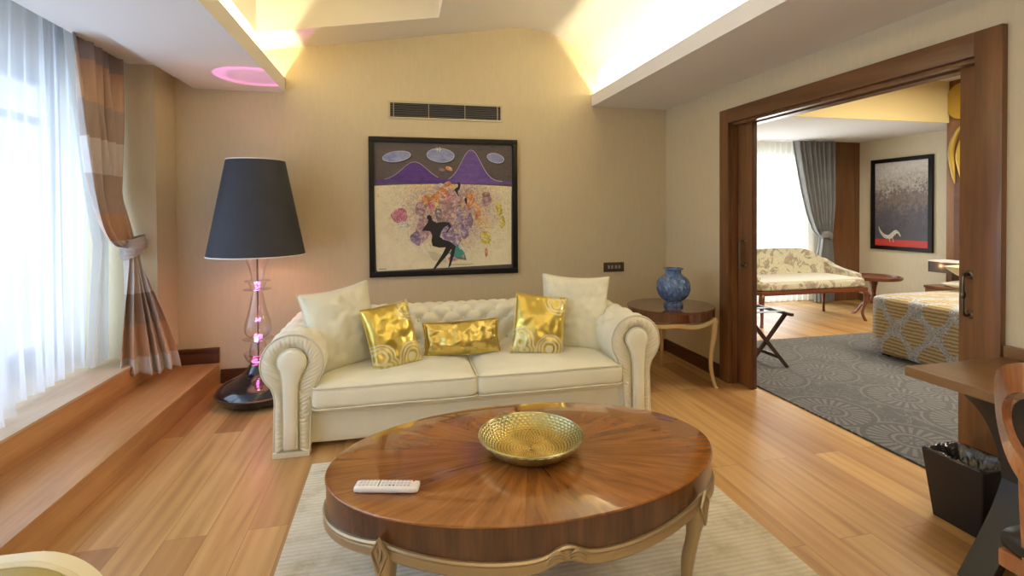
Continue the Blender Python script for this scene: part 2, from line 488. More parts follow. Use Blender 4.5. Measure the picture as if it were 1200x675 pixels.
# ceiling: soffits, fascias, slope with a skylight recess, vault
bm = B(1.843, XR + .02, YF, YB, 2.405, 2.43); box(bm, 1.823, 1.843, YF, YB, 2.405, 2.518)
struct('ceiling_soffit_right', bm, M['paint'])
bm = B(-1.59, -.94, YF, YB, 2.412, 2.432); box(bm, -.94, -.92, YF, YB, 2.412, 2.53); box(bm, -1.61, -1.59, YF, YB, 2.412, 2.6)
box(bm, -1.905, -1.60, YF, YB, 2.497, 2.52); box(bm, -1.925, -1.905, YF, YB, 2.497, 2.85)
struct('ceiling_soffit_left', bm, M['paint'])
struct('ceiling_curtain_pocket', B(-2.6, -1.9, YF, YB, 2.80, 2.86), M['paint'])
SL = lambda x: 2.931 + .163 * x
bm = bmesh.new()
xa, xb, ya, yb = -1.035, .335, .9, 4.13
X0, X1 = -1.32, 1.0
def sq(x0, x1, y0, y1): quad(bm, (x0, y0, SL(x0)), (x1, y0, SL(x1)), (x1, y1, SL(x1)), (x0, y1, SL(x0)))
sq(X0, xa, YF, YB); sq(xb, X1, YF, YB); sq(xa, xb, YF, ya); sq(xa, xb, yb, YB)
H2 = 3.62
quad(bm, (xa, yb, SL(xa)), (xb, yb, SL(xb)), (xb, yb, H2), (xa, yb, H2)); quad(bm, (xa, ya, SL(xa)), (xb, ya, SL(xb)), (xb, ya, H2), (xa, ya, H2))
quad(bm, (xa, ya, SL(xa)), (xa, yb, SL(xa)), (xa, yb, H2), (xa, ya, H2)); quad(bm, (xb, ya, SL(xb)), (xb, yb, SL(xb)), (xb, yb, H2), (xb, ya, H2))
quad(bm, (xa, ya, H2), (xb, ya, H2), (xb, yb, H2), (xa, yb, H2))
quad(bm, (X0, YF, 2.42), (X0, YB, 2.42), (X0, YB, SL(X0)), (X0, YF, SL(X0)))
struct('ceiling_slope', bm, M['vault'])
prof = spline([(1.0, 3.094), (1.13, 3.105), (1.27, 3.10), (1.40, 3.082), (1.517, 3.038), (1.63, 2.965), (1.726, 2.874), (1.80, 2.785), (1.862, 2.677), (1.92, 2.58), (1.965, 2.48), (1.98, 2.42)], 5)
bm = bmesh.new(); grid(bm, len(prof), 2, lambda u, v: (prof[round(u * (len(prof) - 1))][0], YF + v * (YB - YF), prof[round(u * (len(prof) - 1))][1]))
struct('ceiling_vault', bm, M['vault'], True)
# baseboards
bm = B(-1.44, XR, YB - .022, YB, 0, .085, .003); box(bm, -1.44, XR, YB - .014, YB, .085, .112, .003)
struct('baseboard_back', bm, M['base_x'], True)
bm = B(XR - .022, XR, OY1 + .11, YB - .02, 0, .085, .003); box(bm, XR - .014, XR, OY1 + .11, YB - .02, .085, .112, .003)
box(bm, XR - .022, XR, YF, OY0 - .11, 0, .085, .003); struct('baseboard_right', bm, M['base'], True)
bm = B(-1.752, -1.447, YB - .03, YB, .172, .255, .003); box(bm, -1.752, -1.447, YB - .024, YB, .255, .275, .003); box(bm, -1.752, -1.447, YB - .034, YB, .275, .296, .004)
struct('baseboard_step', bm, M['base_x'], True)
# wooden door surround, living side
bm = bmesh.new()
for (y0, y1) in ((OY1, OY1 + .11), (OY0 - .11, OY0)):
    box(bm, XR - .032, XR, y0, y1, 0, OZ + .11, .004)
struct('trim_4', bm, M['walnut_z'], True)['label'] = 'walnut side casings of the sliding door opening'
struct('trim_5', B(XR - .033, XR, OY0 - .0, OY1 + .0, OZ, OZ + .11, .004), M['walnut_y'], True)['label'] = 'walnut head casing of the sliding door opening'
bm = bmesh.new()
for (y0, y1) in ((OY1 - .012, OY1 + .01), (OY0 - .01, OY0 + .012)): # jamb linings, with a slot for the leaf
    box(bm, XR, XR + .045, y0, y1, 0, OZ); box(bm, XR + .105, XR + .18, y0, y1, 0, OZ)
box(bm, XR, XR + .045, OY0, OY1, OZ - .02, OZ + .01); box(bm, XR + .105, XR + .18, OY0, OY1, OZ - .02, OZ + .01)
struct('trim_6', bm, M['walnut_z'])['label'] = 'walnut linings inside the sliding door opening'
struct('trim_7', B(XR + .04, XR + .11, OY0, OY1, OZ + .002, OZ + .02), M['blackgap'])['label'] = 'dark track groove above the sliding doors'
bm = bmesh.new()
for (y0, y1) in ((OY1, OY1 + .11), (OY0 - .11, OY0)): box(bm, XR + .18, XR + .205, y0, y1, 0, OZ + .11, .004)
box(bm, XR + .18, XR + .205, OY0, OY1, OZ, OZ + .11, .004)
struct('trim_8', bm, M['walnut_z'], True)

def pull(bm, x, y, z, s=-1):
    """arched pull handle, s = side it stands out to"""
    pts = spline([(x, y, z - .095), (x + s * .03, y, z - .097), (x + s * .045, y, z - .08), (x + s * .047, y, z), (x + s * .045, y, z + .08), (x + s * .03, y, z + .097), (x, y, z + .095)], 5)
    tube(bm, pts, .0075, 8)
    uvsphere(bm, (x + s * .047, y, z), .012, (1, 1, 1.6), 10, 8)
    for dz in (-.095, .095): lathe(bm, [(0, 0), (.019, 0), (.017, .006), (0, .008)], 16, 0, 0, 0); 
    return bm
def handle(parent, y, z, x0, x1):
    for s, x in ((-1, x0), (1, x1)):
        bm = bmesh.new()
        pts = spline([(x, y, z - .095), (x + s * .03, y, z - .097), (x + s * .046, y, z - .08), (x + s * .048, y, z), (x + s * .046, y, z + .08), (x + s * .03, y, z + .097), (x, y, z + .095)], 5)
        tube(bm, pts, .0075, 8); uvsphere(bm, (x + s * .048, y, z), .0125, (1, 1, 1.8), 10, 8)
        for dz in (-.095, .095): uvsphere(bm, (x + s * .004, y, z + dz), .021, (.35, 1, 1), 14, 8)
        obj('door_handle', bm, M['bronze'], parent)
d1 = obj('door_1', B(XR + .052, XR + .098, 3.363, 4.40, .006, 2.11, .002), M['walnut_z']); d1['kind'] = 'structure'; d1['label'] = 'sliding door leaf pushed into the wall by the vase table'
handle(d1, 3.44, 1.06, XR + .052, XR + .098)
obj('edge_strip', B(XR + .06, XR + .09, 3.357, 3.364, .01, 2.10), M['base'], d1)
d2 = obj('door_2', B(XR + .052, XR + .098, .95, 1.895, .006, 2.11, .002), M['walnut_z']); d2['kind'] = 'structure'; d2['label'] = 'sliding door leaf pushed into the wall beside the desk'
handle(d2, 1.845, .99, XR + .052, XR + .098)

# ---- bedroom shell
BX, BY = 6.954, 6.512
bm = B(XR + .18, 4.2, BY, BY + .15, 0, 2.5); box(bm, 6.1, BX, BY, BY + .15, 0, 2.5); box(bm, 4.2, 6.1, BY, BY + .15, 2.30, 2.5)
struct('wall_bedroom_window', bm, M['wall2'])
struct('wall_bedroom_end', B(BX, BX + .15, -1.2, BY + .15, 0, 3.0), M['wall2'])
struct('wall_bedroom_front', B(XR + .18, BX, -1.35, -1.2, 0, 3.0), M['wall2'])
struct('wall_bedroom_side', B(XR, XR + .18, YB + .15, BY + .15, 0, 3.0), M['wall2'])
CY, CZ = 4.705, 2.92
bm = B(XR + .18, BX, CY, BY, 2.428, 2.46); struct('ceiling_bedroom_low', bm, M['paint'])
struct('ceiling_bedroom_fascia', B(XR + .18, BX, CY - .02, CY, 2.428, CZ), M['coffer'])
bm = B(XR + .10, BX, -1.2, CY, CZ, CZ + .05); struct('ceiling_bedroom_coffer', bm, M['vault'])
bm = B(XR + .18, XR + .75, -1.2, CY, 2.428, CZ); 
struct('ceiling_bedroom_drop', B(XR + .17, XR + .2, -1.2, CY, 2.4, CZ + .05), M['paint']); bm.free()
struct('baseboard_bedroom', B(BX - .02, BX, 4.75, BY, 0, .11, .003), M['walnut_y'], True)
# walnut column beside the bedroom window
struct('trim_9', B(6.40, BX, 6.36, BY, 0, 2.428), M['walnut_z'])['label'] = 'walnut panel beside the bedroom curtain'
bm = bmesh.new()
for x in (4.2, 5.05, 6.0): box(bm, x, x + .08, BY + .03, BY + .10, 0, 2.30)
for z in (0, 2.2): box(bm, 4.2, 6.1, BY + .03, BY + .10, z, z + .1)
struct('window_3', bm, M['winframe'])
struct('window_4', B(4.2, 6.1, BY + .06, BY + .065, .05, 2.25), M['pane'])
# headboard wall panel at the end of the bed
bm = B(6.42, BX, 1.0, 4.71, 0, CZ); struct('trim_10', bm, M['walnut_z'])['label'] = 'walnut headboard panel wall'
struct('trim_11', B(6.412, 6.424, 1.4, 4.62, .3, 2.02), M['base'])['label'] = 'darker recessed panel behind the bed head'

# fitted carpet
def carpet_mat():
    t = NT('floral_carpet')
    tc = t.coord((1, 1, 0))
    vo = t.node('ShaderNodeTexVoronoi', feature='F1'); vo.voronoi_dimensions = '2D'
    vo.inputs['Scale'].default_value = 1.75; vo.inputs['Randomness'].default_value = .35
    t.link(tc, vo.inputs['Vector'])
    sub = t.node('ShaderNodeVectorMath', operation='SUBTRACT')
    sc = t.node('ShaderNodeVectorMath', operation='SCALE'); sc.inputs['Scale'].default_value = 1.0
    t.link(tc, sub.inputs[0]); t.link(vo.outputs['Position'], sub.inputs[1])
    o = t.sep(sub.outputs[0])
    r = t.math('SQRT', t.math('ADD', t.math('MULTIPLY', o[0], o[0]), t.math('MULTIPLY', o[1], o[1])))
    th = t.math('ARCTAN2', o[1], o[0])
    pet = t.math('GREATER_THAN', t.math('SINE', t.math('ADD', t.math('MULTIPLY', th, 26), t.math('MULTIPLY', r, 8))), .0)
    ring = lambda a, b: t.math('MULTIPLY', t.math('GREATER_THAN', r, a), t.math('LESS_THAN', r, b))
    f = t.math('MAXIMUM', t.math('MULTIPLY', pet, ring(.12, .23)), ring(.085, .105))
    f = t.math('MAXIMUM', f, t.math('MULTIPLY', t.math('GREATER_THAN', t.math('SINE', t.math('MULTIPLY', th, 9)), .1), ring(.02, .06)))
    f = t.math('MAXIMUM', f, ring(.262, .278))
    n = t.noise(tc, 6, 3, .5, 2.5)
    band = t.math('LESS_THAN', t.math('ABSOLUTE', t.math('SUBTRACT', n, .5)), .022)
    f = t.math('MAXIMUM', f, t.math('MULTIPLY', band, t.math('GREATER_THAN', r, .28)))
    f2 = t.noise(tc, 260, 2, .7)
    c = t.mix(f, (.050, .047, .050), (.145, .138, .135))
    c = t.mix(.35, c, t.mix(f2, (.3, .3, .3), (1, 1, 1)), 'MULTIPLY')
    t.set(col=c, rough=.95, sheen=.3); t.bump(f2, .5, .004)
    return t.m
M['carpet'] = carpet_mat()
o = obj('carpet', B(2.757, 6.40, -1.1, 4.60, 0, .012, .004), M['carpet'])
tag(o, 'dark grey carpet with pale flower rosettes on the bedroom floor', 'carpet')

# ---- living rug
def rug_mat():
    t = NT('ribbed_cream_rug')
    o = t.sep(t.coord())
    n0 = t.noise(t.coord((1.2, 6, 1)), 4, 3, .6)
    yy = t.math('ADD', o[1], t.math('MULTIPLY', n0, .006))
    rib = t.math('SINE', t.math('MULTIPLY', yy, 2 * pi / .024))
    n = t.noise(t.coord(), 7, 4, .65)
    n2 = t.noise(t.coord((8, 80, 1)), 5, 2, .6)
    c = t.ramp(n, [(.30, (.50, .42, .24)), (.48, (.70, .63, .46)), (.7, (.78, .72, .56))])
    c = t.mix(t.math('MULTIPLY', t.math('MULTIPLY', t.math('SUBTRACT', 1.0, rib), .5), .30), c, (.36, .29, .16))
    c = t.mix(.2, c, t.mix(n2, (.5, .5, .5), (1, 1, 1)), 'MULTIPLY')
    t.set(col=c, rough=.8, sheen=.4)
    t.bump(rib, .5, .004)
    return t.m
M['rug'] = rug_mat()
o = obj('area_rug', B(-.478, 1.545, .55, 2.92, 0, .014, .005), M['rug'])
tag(o, 'cream ribbed rug lying under the oval coffee table', 'rug')

# ============================================================ SOFA
SX, SY = .468, 3.05
sofa = thing('chesterfield_sofa', 'cream tufted chesterfield sofa with rolled arms under the large painting', 'sofa', (SX, SY, 0))
def tuft(u, v, a, b, dep, but):
    """u, v metres; diamonds a wide, b tall; returns height offset"""
    p, q = u / a + v / b, u / a - v / b
    s = abs(sin(pi * p) * sin(pi * q))
    h = dep * (s ** .7)
    dp, dq = abs(p - round(p)), abs(q - round(q))
    du, dv = (dp if 1 else 0), dq
    # distance to nearest button, buttons sit where p and q are both whole
    P, Q = round(p), round(q)
    bu, bv = (P + Q) * a / 2, (P - Q) * b / 2
    d2 = (u - bu) ** 2 + (v - bv) ** 2
    return h - but * math.exp(-d2 / (2 * .014 ** 2))
def arclen(poly):
    L = [0]
    for a, b in zip(poly, poly[1:]): L.append(L[-1] + math.dist(a, b))
    return L
def at_len(poly, L, s):
    s = max(0, min(L[-1], s)); i = 0
    while i < len(L) - 2 and L[i + 1] < s: i += 1
    t = (s - L[i]) / max(1e-9, L[i + 1] - L[i])
    p = [poly[i][k] + (poly[i + 1][k] - poly[i][k]) * t for k in range(2)]
    d = (poly[i + 1][0] - poly[i][0], poly[i + 1][1] - poly[i][1]); n = math.hypot(*d)
    return p, (-d[1] / n, d[0] / n)
# plinth rail
bm = soft(bmesh.new(), 0, .50, .135, 2.02, .84, .21, .02, 10)
obj('base_rail', bm, M['sofa'], sofa)
bm = soft(bmesh.new(), 0, .50, .225, 2.0, .86, .06, .025, 10)
obj('seat_deck', bm, M['sofa'], sofa)
# backrest
pb = spline([(.60, .30), (.655, .42), (.685, .52), (.69, .60), (.715, .665), (.765, .705), (.83, .705), (.885, .665), (.905, .60), (.895, .54), (.88, .48), (.88, .25), (.88, .03)], 6)
Lb = arclen(pb)
bk = bmesh.new()
def fb(u, v):
    s = v * Lb[-1]; p, n = at_len(pb, Lb, s); x = -1.0 + 2.0 * u
    w = max(0, min(1, (s - .10) / .06)) * max(0, min(1, (.66 - s) / .08))
    d = tuft(x, s - .02, .165, .15, .022, .014) * w - .014 * w
    return (x, p[0] + n[0] * d, p[1] + n[1] * d)
grid(bk, 190, 90, fb)
back = obj('backrest', bk, M['sofa'], sofa, angle=80)
def button(parent, pos, nrm, first=[None]):
    if first[0] is None:
        b = bmesh.new(); uvsphere(b, (0, 0, 0), .011, (1, 1, .5), 10, 6)
        o = obj('button', b, M['sofa'], parent); first[0] = o
    else:
        o = first[0].copy(); COL.objects.link(o); o.parent = parent
    o.location = pos; o.rotation_euler = Vector(nrm).to_track_quat('Z', 'Y').to_euler()
    return o
for j in range(0, 8):
    s = .02 + j * .075
    if not .13 < s < .56: continue
    for i in range(-13, 14):
        if (i + j) % 2: continue
        x = i * .0825
        if abs(x) > .93: continue
        p, n = at_len(pb, Lb, s)
        button(back, (x, p[0] - n[0] * .018, p[1] - n[1] * .018), (0, n[0], n[1]))
# arms
CXA, CZA, RA = 1.07, .528, .172
def arm_poly():
    pts = [(1.175, .025), (1.172, .20), (1.168, .33), (1.185, .395)]
    a0 = math.atan2(.415 - CZA, 1.205 - CXA)
    for k in range(25):
        a = a0 + (pi - a0 - 0 + .62) * k / 24
        pts.append((CXA + RA * cos(a), CZA + RA * sin(a)))
    pts += [(.962, .33), (.975, .20), (.985, .025)]
    return spline(pts, 3)
AP = arm_poly(); LA = arclen(AP)
def key_poly(n=40, rr=.078, leg=.036):
    cz = .545; pts = []
    path = [(1.080 + leg, .05), (1.080 + leg, .30), (1.080 + leg + .004, .42)]
    for k in range(17):
        a = -.7 + (pi + 1.4) * k / 16
        path.append((CXA + rr * cos(a), cz + rr * sin(a)))
    path += [(1.080 - leg - .004, .42), (1.080 - leg, .30), (1.080 - leg, .05)]
    return spline(path, 3)
KP = key_poly(); LK = arclen(KP)
for sgn in (-1, 1):
    bm = bmesh.new()
    def fa(u, v):
        s = u * LA[-1]; p, n = at_len(AP, LA, s); y = .03 + v * .885
        # tufts on the top and the inner side of the roll
        w = max(0, min(1, (s - .50) / .06)) * max(0, min(1, (1.06 - s) / .05)) * max(0, min(1, (y - .09) / .07))
        d = (tuft(y, s - .60, .165, .15, .022, .014) - .010) * w
        return (sgn * (p[0] - n[0] * d), y, p[1] - n[1] * d)
    vs = grid(bm, 110, 70, fa)
    bm.faces.new(vs[0]); bm.faces.new(vs[-1]); 
    arm = obj('armrest', bm, M['sofa'], sofa, angle=80)
    for j in range(-1, 6):
        s = .60 + j * .075
        if not .56 < s < 1.0: continue
        for i in range(0, 14):
            if (i + j) % 2: continue
            y = i * .0825
            if not .15 < y < .80: continue
            p, n = at_len(AP, LA, s)
            button(arm, (sgn * (p[0] + n[0] * .014), y, p[1] + n[1] * .014), (sgn * -n[0], 0, -n[1]))
    # pleated band on the arm front
    bm = bmesh.new(); N = 420; rings = []
    for i in range(N):
        f = i / (N - 1)
        po, no = at_len(AP, LA, f * LA[-1]); pk, nk = at_len(KP, LK, f * LK[-1])
        pl = .0042 * abs(sin(f * LA[-1] * pi / .027)) 
        row = []
        for k in range(7):
            t = k / 6
            x = po[0] + no[0] * .006 * (1 - t); z = po[1] + no[1] * .006 * (1 - t)
            x += (pk[0] - x) * t; z += (pk[1] - z) * t
            y = .03 - .028 * sin(pi * min(1, t * .9 + .1)) ** .6 - pl * (0.35 + sin(pi * t) * .65)
            row.append(bm.verts.new((sgn * x, y, max(z, .03))))
        rings.append(row)
    for a, b in zip(rings, rings[1:]):
        for k in range(6): bm.faces.new((a[k], a[k + 1], b[k + 1], b[k]))
    pf = obj('pleated_front', bm, M['pleat'], arm, angle=60, label='pleated fabric band round the arm front')
    bm = bmesh.new(); prev = None
    for k, (q, y) in enumerate([(1, .03), (1, .002), (.93, -.012), (.75, -.02), (.4, -.024), (.02, -.025)]):
        ring = []
        for (x, z) in KP[::2]:
            cx, cz = (CXA, .545) if z > .42 else (1.080 + (CXA - 1.080) * max(0, (z - .3) / .12), z)
            if z < .09: cz = max(z, .05 + (1 - q) * .03)
            ring.append(bm.verts.new((sgn * (cx + (x - cx) * q), y, cz + (z - cz) * q)))
        if prev:
            n = len(ring)
            for i in range(n): bm.faces.new((prev[i], prev[(i + 1) % n], ring[(i + 1) % n], ring[i]))
        prev = ring
    bm.faces.new(prev)
    obj('front_panel', bm, M['sofa'], arm, angle=75)
    bm = bmesh.new(); tube(bm, [(sgn * x, -.004, z) for x, z in KP], .0045, 6); obj('piping', bm, M['pipe'], arm)
    bm = bmesh.new(); tube(bm, [(sgn * (AP[i][0]), .018, AP[i][1]) for i in range(0, len(AP), 1)], .005, 6); obj('piping', bm, M['pipe'], arm)
    obj('foot', B(sgn * 1.08 - .10, sgn * 1.08 + .10, .0, .06, 0, .032, .004), M['pleat'], sofa)
    obj('foot', B(sgn * 1.08 - .04, sgn * 1.08 + .04, .80, .88, 0, .032, .004), M['darkwood'], sofa)
# seat cushions
for x0, x1 in ((-.962, -.002), (.002, .962)):
    cx, w = (x0 + x1) / 2, x1 - x0
    bm = soft(bmesh.new(), cx, .325, .325, w, .68, .135, .035, 22, .040, .006)
    for v in bm.verts: v.co.z += .004 * nz(v.co.x, v.co.y, v.co.z, 5)
    c = obj('seat_cushion', bm, M['sofa'], sofa, angle=70)
    for z, dz in ((.385, 0), (.265, 0)):
        p = []
        hw, hd, r = w / 2 + .002, .342, .04
        for (sx, sy, a0) in ((1, -1, -pi / 2), (1, 1, 0), (-1, 1, pi / 2), (-1, -1, pi)):
            for k in range(6):
                a = a0 + pi / 2 * k / 5
                p.append((cx + sx * (hw - r) + r * cos(a), .325 + sy * (hd - r) + r * sin(a), z))
        q = []
        for i in range(len(p)):
            a, b = Vector(p[i]), Vector(p[(i + 1) % len(p)]); m = max(1, int((b - a).length / .06))
            for k in range(m): q.append(a.lerp(b, k / m))
        for v in q: v.z += .004 * nz(v.x * 3, v.y * 3, z)
        bm = bmesh.new(); tube(bm, q, .0055, 6, True); obj('piping', bm, M['pipe'], c)

# ============================================================ THROW PILLOWS
def pillow(name, label, w, h, t, mat, loc, yaw, lean, roll, wr=.006, pinch=.07, seed=0, pipe=None, group=None, cat='cushion', pw=.42):
    root = thing(name, label, cat, loc, (0, 0, 0), group)
    root.rotation_euler = (Matrix.Rotation(R(yaw), 3, 'Z') @ Matrix.Rotation(R(lean), 3, 'X') @ Matrix.Rotation(R(roll), 3, 'Y')).to_euler()
    def f(s):
        def g(u, v):
            u = 2 * u - 1; v = 2 * v - 1
            x = w / 2 * u * (1 - pinch * (1 - v * v)); z = h / 2 * v * (1 - pinch * (1 - u * u))
            th = t / 2 * (max(0, (1 - u ** 2) * (1 - v ** 2))) ** pw
            k = min(1, 3 * (1 - max(abs(u), abs(v))))
            th += wr * k * (nz(x * 9 + seed, z * 9, s * 3) + .6 * nz(x * 22 + seed, z * 22, s))
            e = min(1, 6 * (1 - max(abs(u), abs(v))))
            th += wr * .7 * (1 - k) * e * nz(x * 40 + seed, z * 40)
            return (x, s * th, z)
        return g
    bm = bmesh.new(); grid(bm, 44, 44, f(-1)); grid(bm, 44, 44, f(1))
    obj('pillow_cover', bm, mat, root, angle=85)
    pts = []
    for k in range(96):
        c = k / 96 * 4; e = int(c); q = (c - e) * 2 - 1
        u, v = ((q, -1), (1, q), (-q, 1), (-1, -q))[e]
        pts.append((w / 2 * u * (1 - pinch * (1 - v * v)), 0, h / 2 * v * (1 - pinch * (1 - u * u))))
    bm = bmesh.new(); tube(bm, pts, .004, 6, True); obj('seam', bm, pipe or mat, root)
    return root
pillow('throw_pillow', 'large plain cream pillow leaning on the left sofa arm', .47, .54, .23, M['cream_pillow'], (-.365, 3.42, .65), 26, -14, -7, .015, .09, 1, M['pipe'])
pillow('throw_pillow', 'large plain cream pillow leaning by the right sofa arm', .50, .56, .23, M['cream_pillow'], (1.26, 3.49, .65), -16, -14, 3, .015, .09, 5, M['pipe'])
pillow('throw_pillow', 'square metallic gold pillow with pale swirls, left of the long one', .325, .42, .14, M['gold_swirl'], (-.05, 3.31, .60), 22, -20, -7, .010, .05, 9)
pillow('throw_pillow', 'square shiny gold pillow with silver swirls, on the right sofa cushion', .36, .42, .14, M['gold_swirl'], (.95, 3.36, .605), -14, -20, 6, .010, .05, 13)
pillow('throw_pillow', 'long narrow crinkled gold bolster pillow in the middle of the sofa', .53, .235, .13, M['gold'], (.42, 3.44, .528), 0, -16, -1, .018, .05, 17)

# ============================================================ COFFEE TABLE
TA, TB = .750, .462
def cabriole(bm, h, out, knee=.042, ank=.017, foot=.022, kz=.80, sq=3.2):
    """S-shaped leg in the plane of direction `out` (unit xy); local foot at offset 0"""
    ctrl = [(0.0, h, knee * .75), (.010, h * .92, knee * .9), (.014, h * kz, knee * .88), (.004, h * .60, knee * .62), (-.012, h * .38, ank * 1.25), (-.018, h * .18, ank), (-.008, h * .05, ank * 1.1), (.004, 0, foot)]
    sp = spline(ctrl, 6); pts = [(c[0], c[1]) for c in sp]
    ox, oy = out; tx, ty = -oy, ox
    def sec(i):
        o, z, r = sp[i]; q = []
        for k in range(16):
            a = 2 * pi * k / 16
            ca, sa = cos(a), sin(a)
            m = (abs(ca) ** sq + abs(sa) ** sq) ** (-1 / sq)
            # nose-shaped front: pointed outward
            rr_ = r * m
            q.append((ox * (o + rr_ * ca) + tx * rr_ * sa, oy * (o + rr_ * ca) + ty * rr_ * sa, z))
        return q
    return sweep(bm, pts, sec)
tab = thing('coffee_table', 'large oval coffee table with sunburst walnut top and gold cabriole legs', 'coffee table', (.486, 1.885, .014))
ZT = .456
bm = bmesh.new(); n = 128
def ell(s, z, sc=1.0, ex=0): return [bm.verts.new(((TA * sc + ex) * cos(2 * pi * k / n), (TB * sc + ex) * sin(2 * pi * k / n), z)) for k in range(n)]
rs = [ell(1, ZT - .007), ell(1, ZT - .004), ell(1, ZT - .001, 1, -.002), ell(1, ZT, 1, -.006), ell(1, ZT, .7), ell(1, ZT, .35)]
for a, b in zip(rs, rs[1:]):
    for k in range(n): bm.faces.new((a[k], a[(k + 1) % n], b[(k + 1) % n], b[k]))
c = bm.verts.new((0, 0, ZT))
for k in range(n): bm.faces.new((rs[-1][k], rs[-1][(k + 1) % n], c))
bm.faces.new(rs[0][::-1])
obj('tabletop', bm, M['sunburst'], tab, angle=35)
LEG = [R(-137), R(-43), R(43), R(137)]
def zb(t):
    """lower edge of the veneered apron round the oval: high at legs, sagging between, a small peak mid-side"""
    t = (t + 2 * pi) % (2 * pi)
    L = sorted([(x + 2 * pi) % (2 * pi) for x in LEG]); L = L + [L[0] + 2 * pi]
    tt = t if t >= L[0] else t + 2 * pi
    for a, b in zip(L, L[1:]):
        if a <= tt <= b:
            f = (tt - a) / (b - a); long_ = (b - a) > 1.55
            dip = .030 * sin(pi * f) ** .8 + (.010 if long_ else .004) * sin(pi * f)
            peak = .028 * math.exp(-((f - .5) / .045) ** 2) + .012 * math.exp(-((f - .5) / .12) ** 2) if long_ else 0
            return ZT - .082 - dip + peak
    return ZT - .09
bm = bmesh.new()
grid(bm, 256, 5, lambda u, v: ((TA - .004) * cos(2 * pi * u), (TB - .004) * sin(2 * pi * u), zb(2 * pi * u) + (ZT - .006 - zb(2 * pi * u)) * v), True)
grid(bm, 256, 2, lambda u, v: ((TA - .03) * cos(2 * pi * u), (TB - .03) * sin(2 * pi * u), zb(2 * pi * u) + (ZT - .006 - zb(2 * pi * u)) * v), True)
obj('apron', bm, M['apron'], tab)
bm = bmesh.new(); n = 300
pr = [(-.030, .006), (.004, .006), (.008, .000), (.005, -.006), (.003, -.010), (.006, -.016), (.006, -.034), (.002, -.040), (-.004, -.046), (-.016, -.044), (-.030, -.030)]
rings = []
for i in range(n):
    t = 2 * pi * i / n; z = zb(t)
    rings.append([bm.verts.new(((TA + d) * cos(t), (TB + d) * sin(t), z + h)) for d, h in pr])
for i in range(n):
    a, b = rings[i], rings[(i + 1) % n]
    for k in range(len(pr)): bm.faces.new((a[k], a[(k + 1) % len(pr)], b[(k + 1) % len(pr)], b[k]))
obj('scalloped_rail', bm, M['goldpaint'], tab, angle=30, label='gold scalloped rail under the apron')
def diamond(bm, P, out, w, hu, hd, th=.006):
    ox, oy = out; tx, ty = -oy, ox; P = Vector(P)
    f = lambda a, z, d: P + Vector((ox * d + tx * a, oy * d + ty * a, z))
    outer = [(0, hu), (w, hu * .1), (0, -hd), (-w, hu * .1)]; inn = [(a * .72, z * .72) for a, z in outer]
    o0 = [bm.verts.new(f(a, z, 0)) for a, z in outer]; o1 = [bm.verts.new(f(a * .95, z * .95, th)) for a, z in outer]
    o2 = [bm.verts.new(f(a * .78, z * .78, th)) for a, z in outer]; o3 = [bm.verts.new(f(a * .70, z * .70, th * .2)) for a, z in outer]
    for A, B_ in ((o0, o1), (o1, o2), (o2, o3)):
        for k in range(4): bm.faces.new((A[k], A[(k + 1) % 4], B_[(k + 1) % 4], B_[k]))
    bm.faces.new(o3)
    # carved tulip
    for s in (-1, 0, 1):
        pts = [f(s * .0 + s * .28 * w * (k / 6) ** 1.0 + 0, -hd * .35 + (hu * .35 + hd * .35) * k / 6 * (1 if s else .8), th * .6) for k in range(7)]
        tube(bm, pts, [.0012 + .0042 * sin(pi * (k / 6) ** .7) for k in range(7)], 8)
    return bm
for t in LEG:
    x, y = (TA - .030) * cos(t), (TB - .030) * sin(t)
    nv = Vector((cos(t) / TA, sin(t) / TB)).normalized()
    bm = bmesh.new(); cabriole(bm, zb(t) - .002, nv, .036, .018, .023)
    for v in bm.verts: v.co += Vector((x, y, 0))
    lg = obj('leg', bm, M['goldpaint'], tab, angle=50)
    bm = bmesh.new(); diamond(bm, (x + nv[0] * .0455, y + nv[1] * .0455, zb(t) - .024), nv, .033, .056, .072, .008)
    obj('diamond_ornament', bm, M['goldpaint'], lg, angle=25)
for t in (-pi / 2, pi / 2):
    bm = bmesh.new(); nv = (0, sin(t)); y = (TB + .005) * sin(t)
    for s in (-1, 1):
        for k in range(3):
            pts = [(s * (.008 + .055 * q / 8), y + nv[1] * .004, zb(t) - .018 - .009 * k + .014 * sin(pi * q / 8) - .012 * q / 8) for q in range(9)]
            tube(bm, pts, [.0015 + .004 * sin(pi * q / 8) for q in range(9)], 8)
    obj('leaf_ornament', bm, M['goldpaint'], tab)

# bowl
def bowl_mat():
    t = NT('gilded_dotted_glaze')
    o = t.sep(t.coord()); r = t.math('SQRT', t.math('ADD', t.math('MULTIPLY', o[0], o[0]), t.math('MULTIPLY', o[1], o[1])))
    n = t.noise(t.coord(), 14, 3, .6)
    c = t.ramp(t.math('ADD', t.math('MULTIPLY', r, 3.2), t.math('MULTIPLY', n, .35)), [(.25, (.50, .34, .09)), (.6, (.42, .31, .09)), (.80, (.42, .40, .20)), (.95, (.60, .62, .46))])
    t.set(col=c, rough=.24, metal=.85); return t.m
M['bowl'] = bowl_mat()
bw = thing('decorative_bowl', 'shallow round gold dotted bowl in the centre of the coffee table', 'bowl', (.495, 1.875, .4708))
bm = bmesh.new(); NS = 432
ctrl = spline([(0, .006), (.06, .007), (.11, .010), (.145, .020), (.175, .042), (.196, .064)], 12)
rings = []; L = arclen(ctrl)
NR = 144
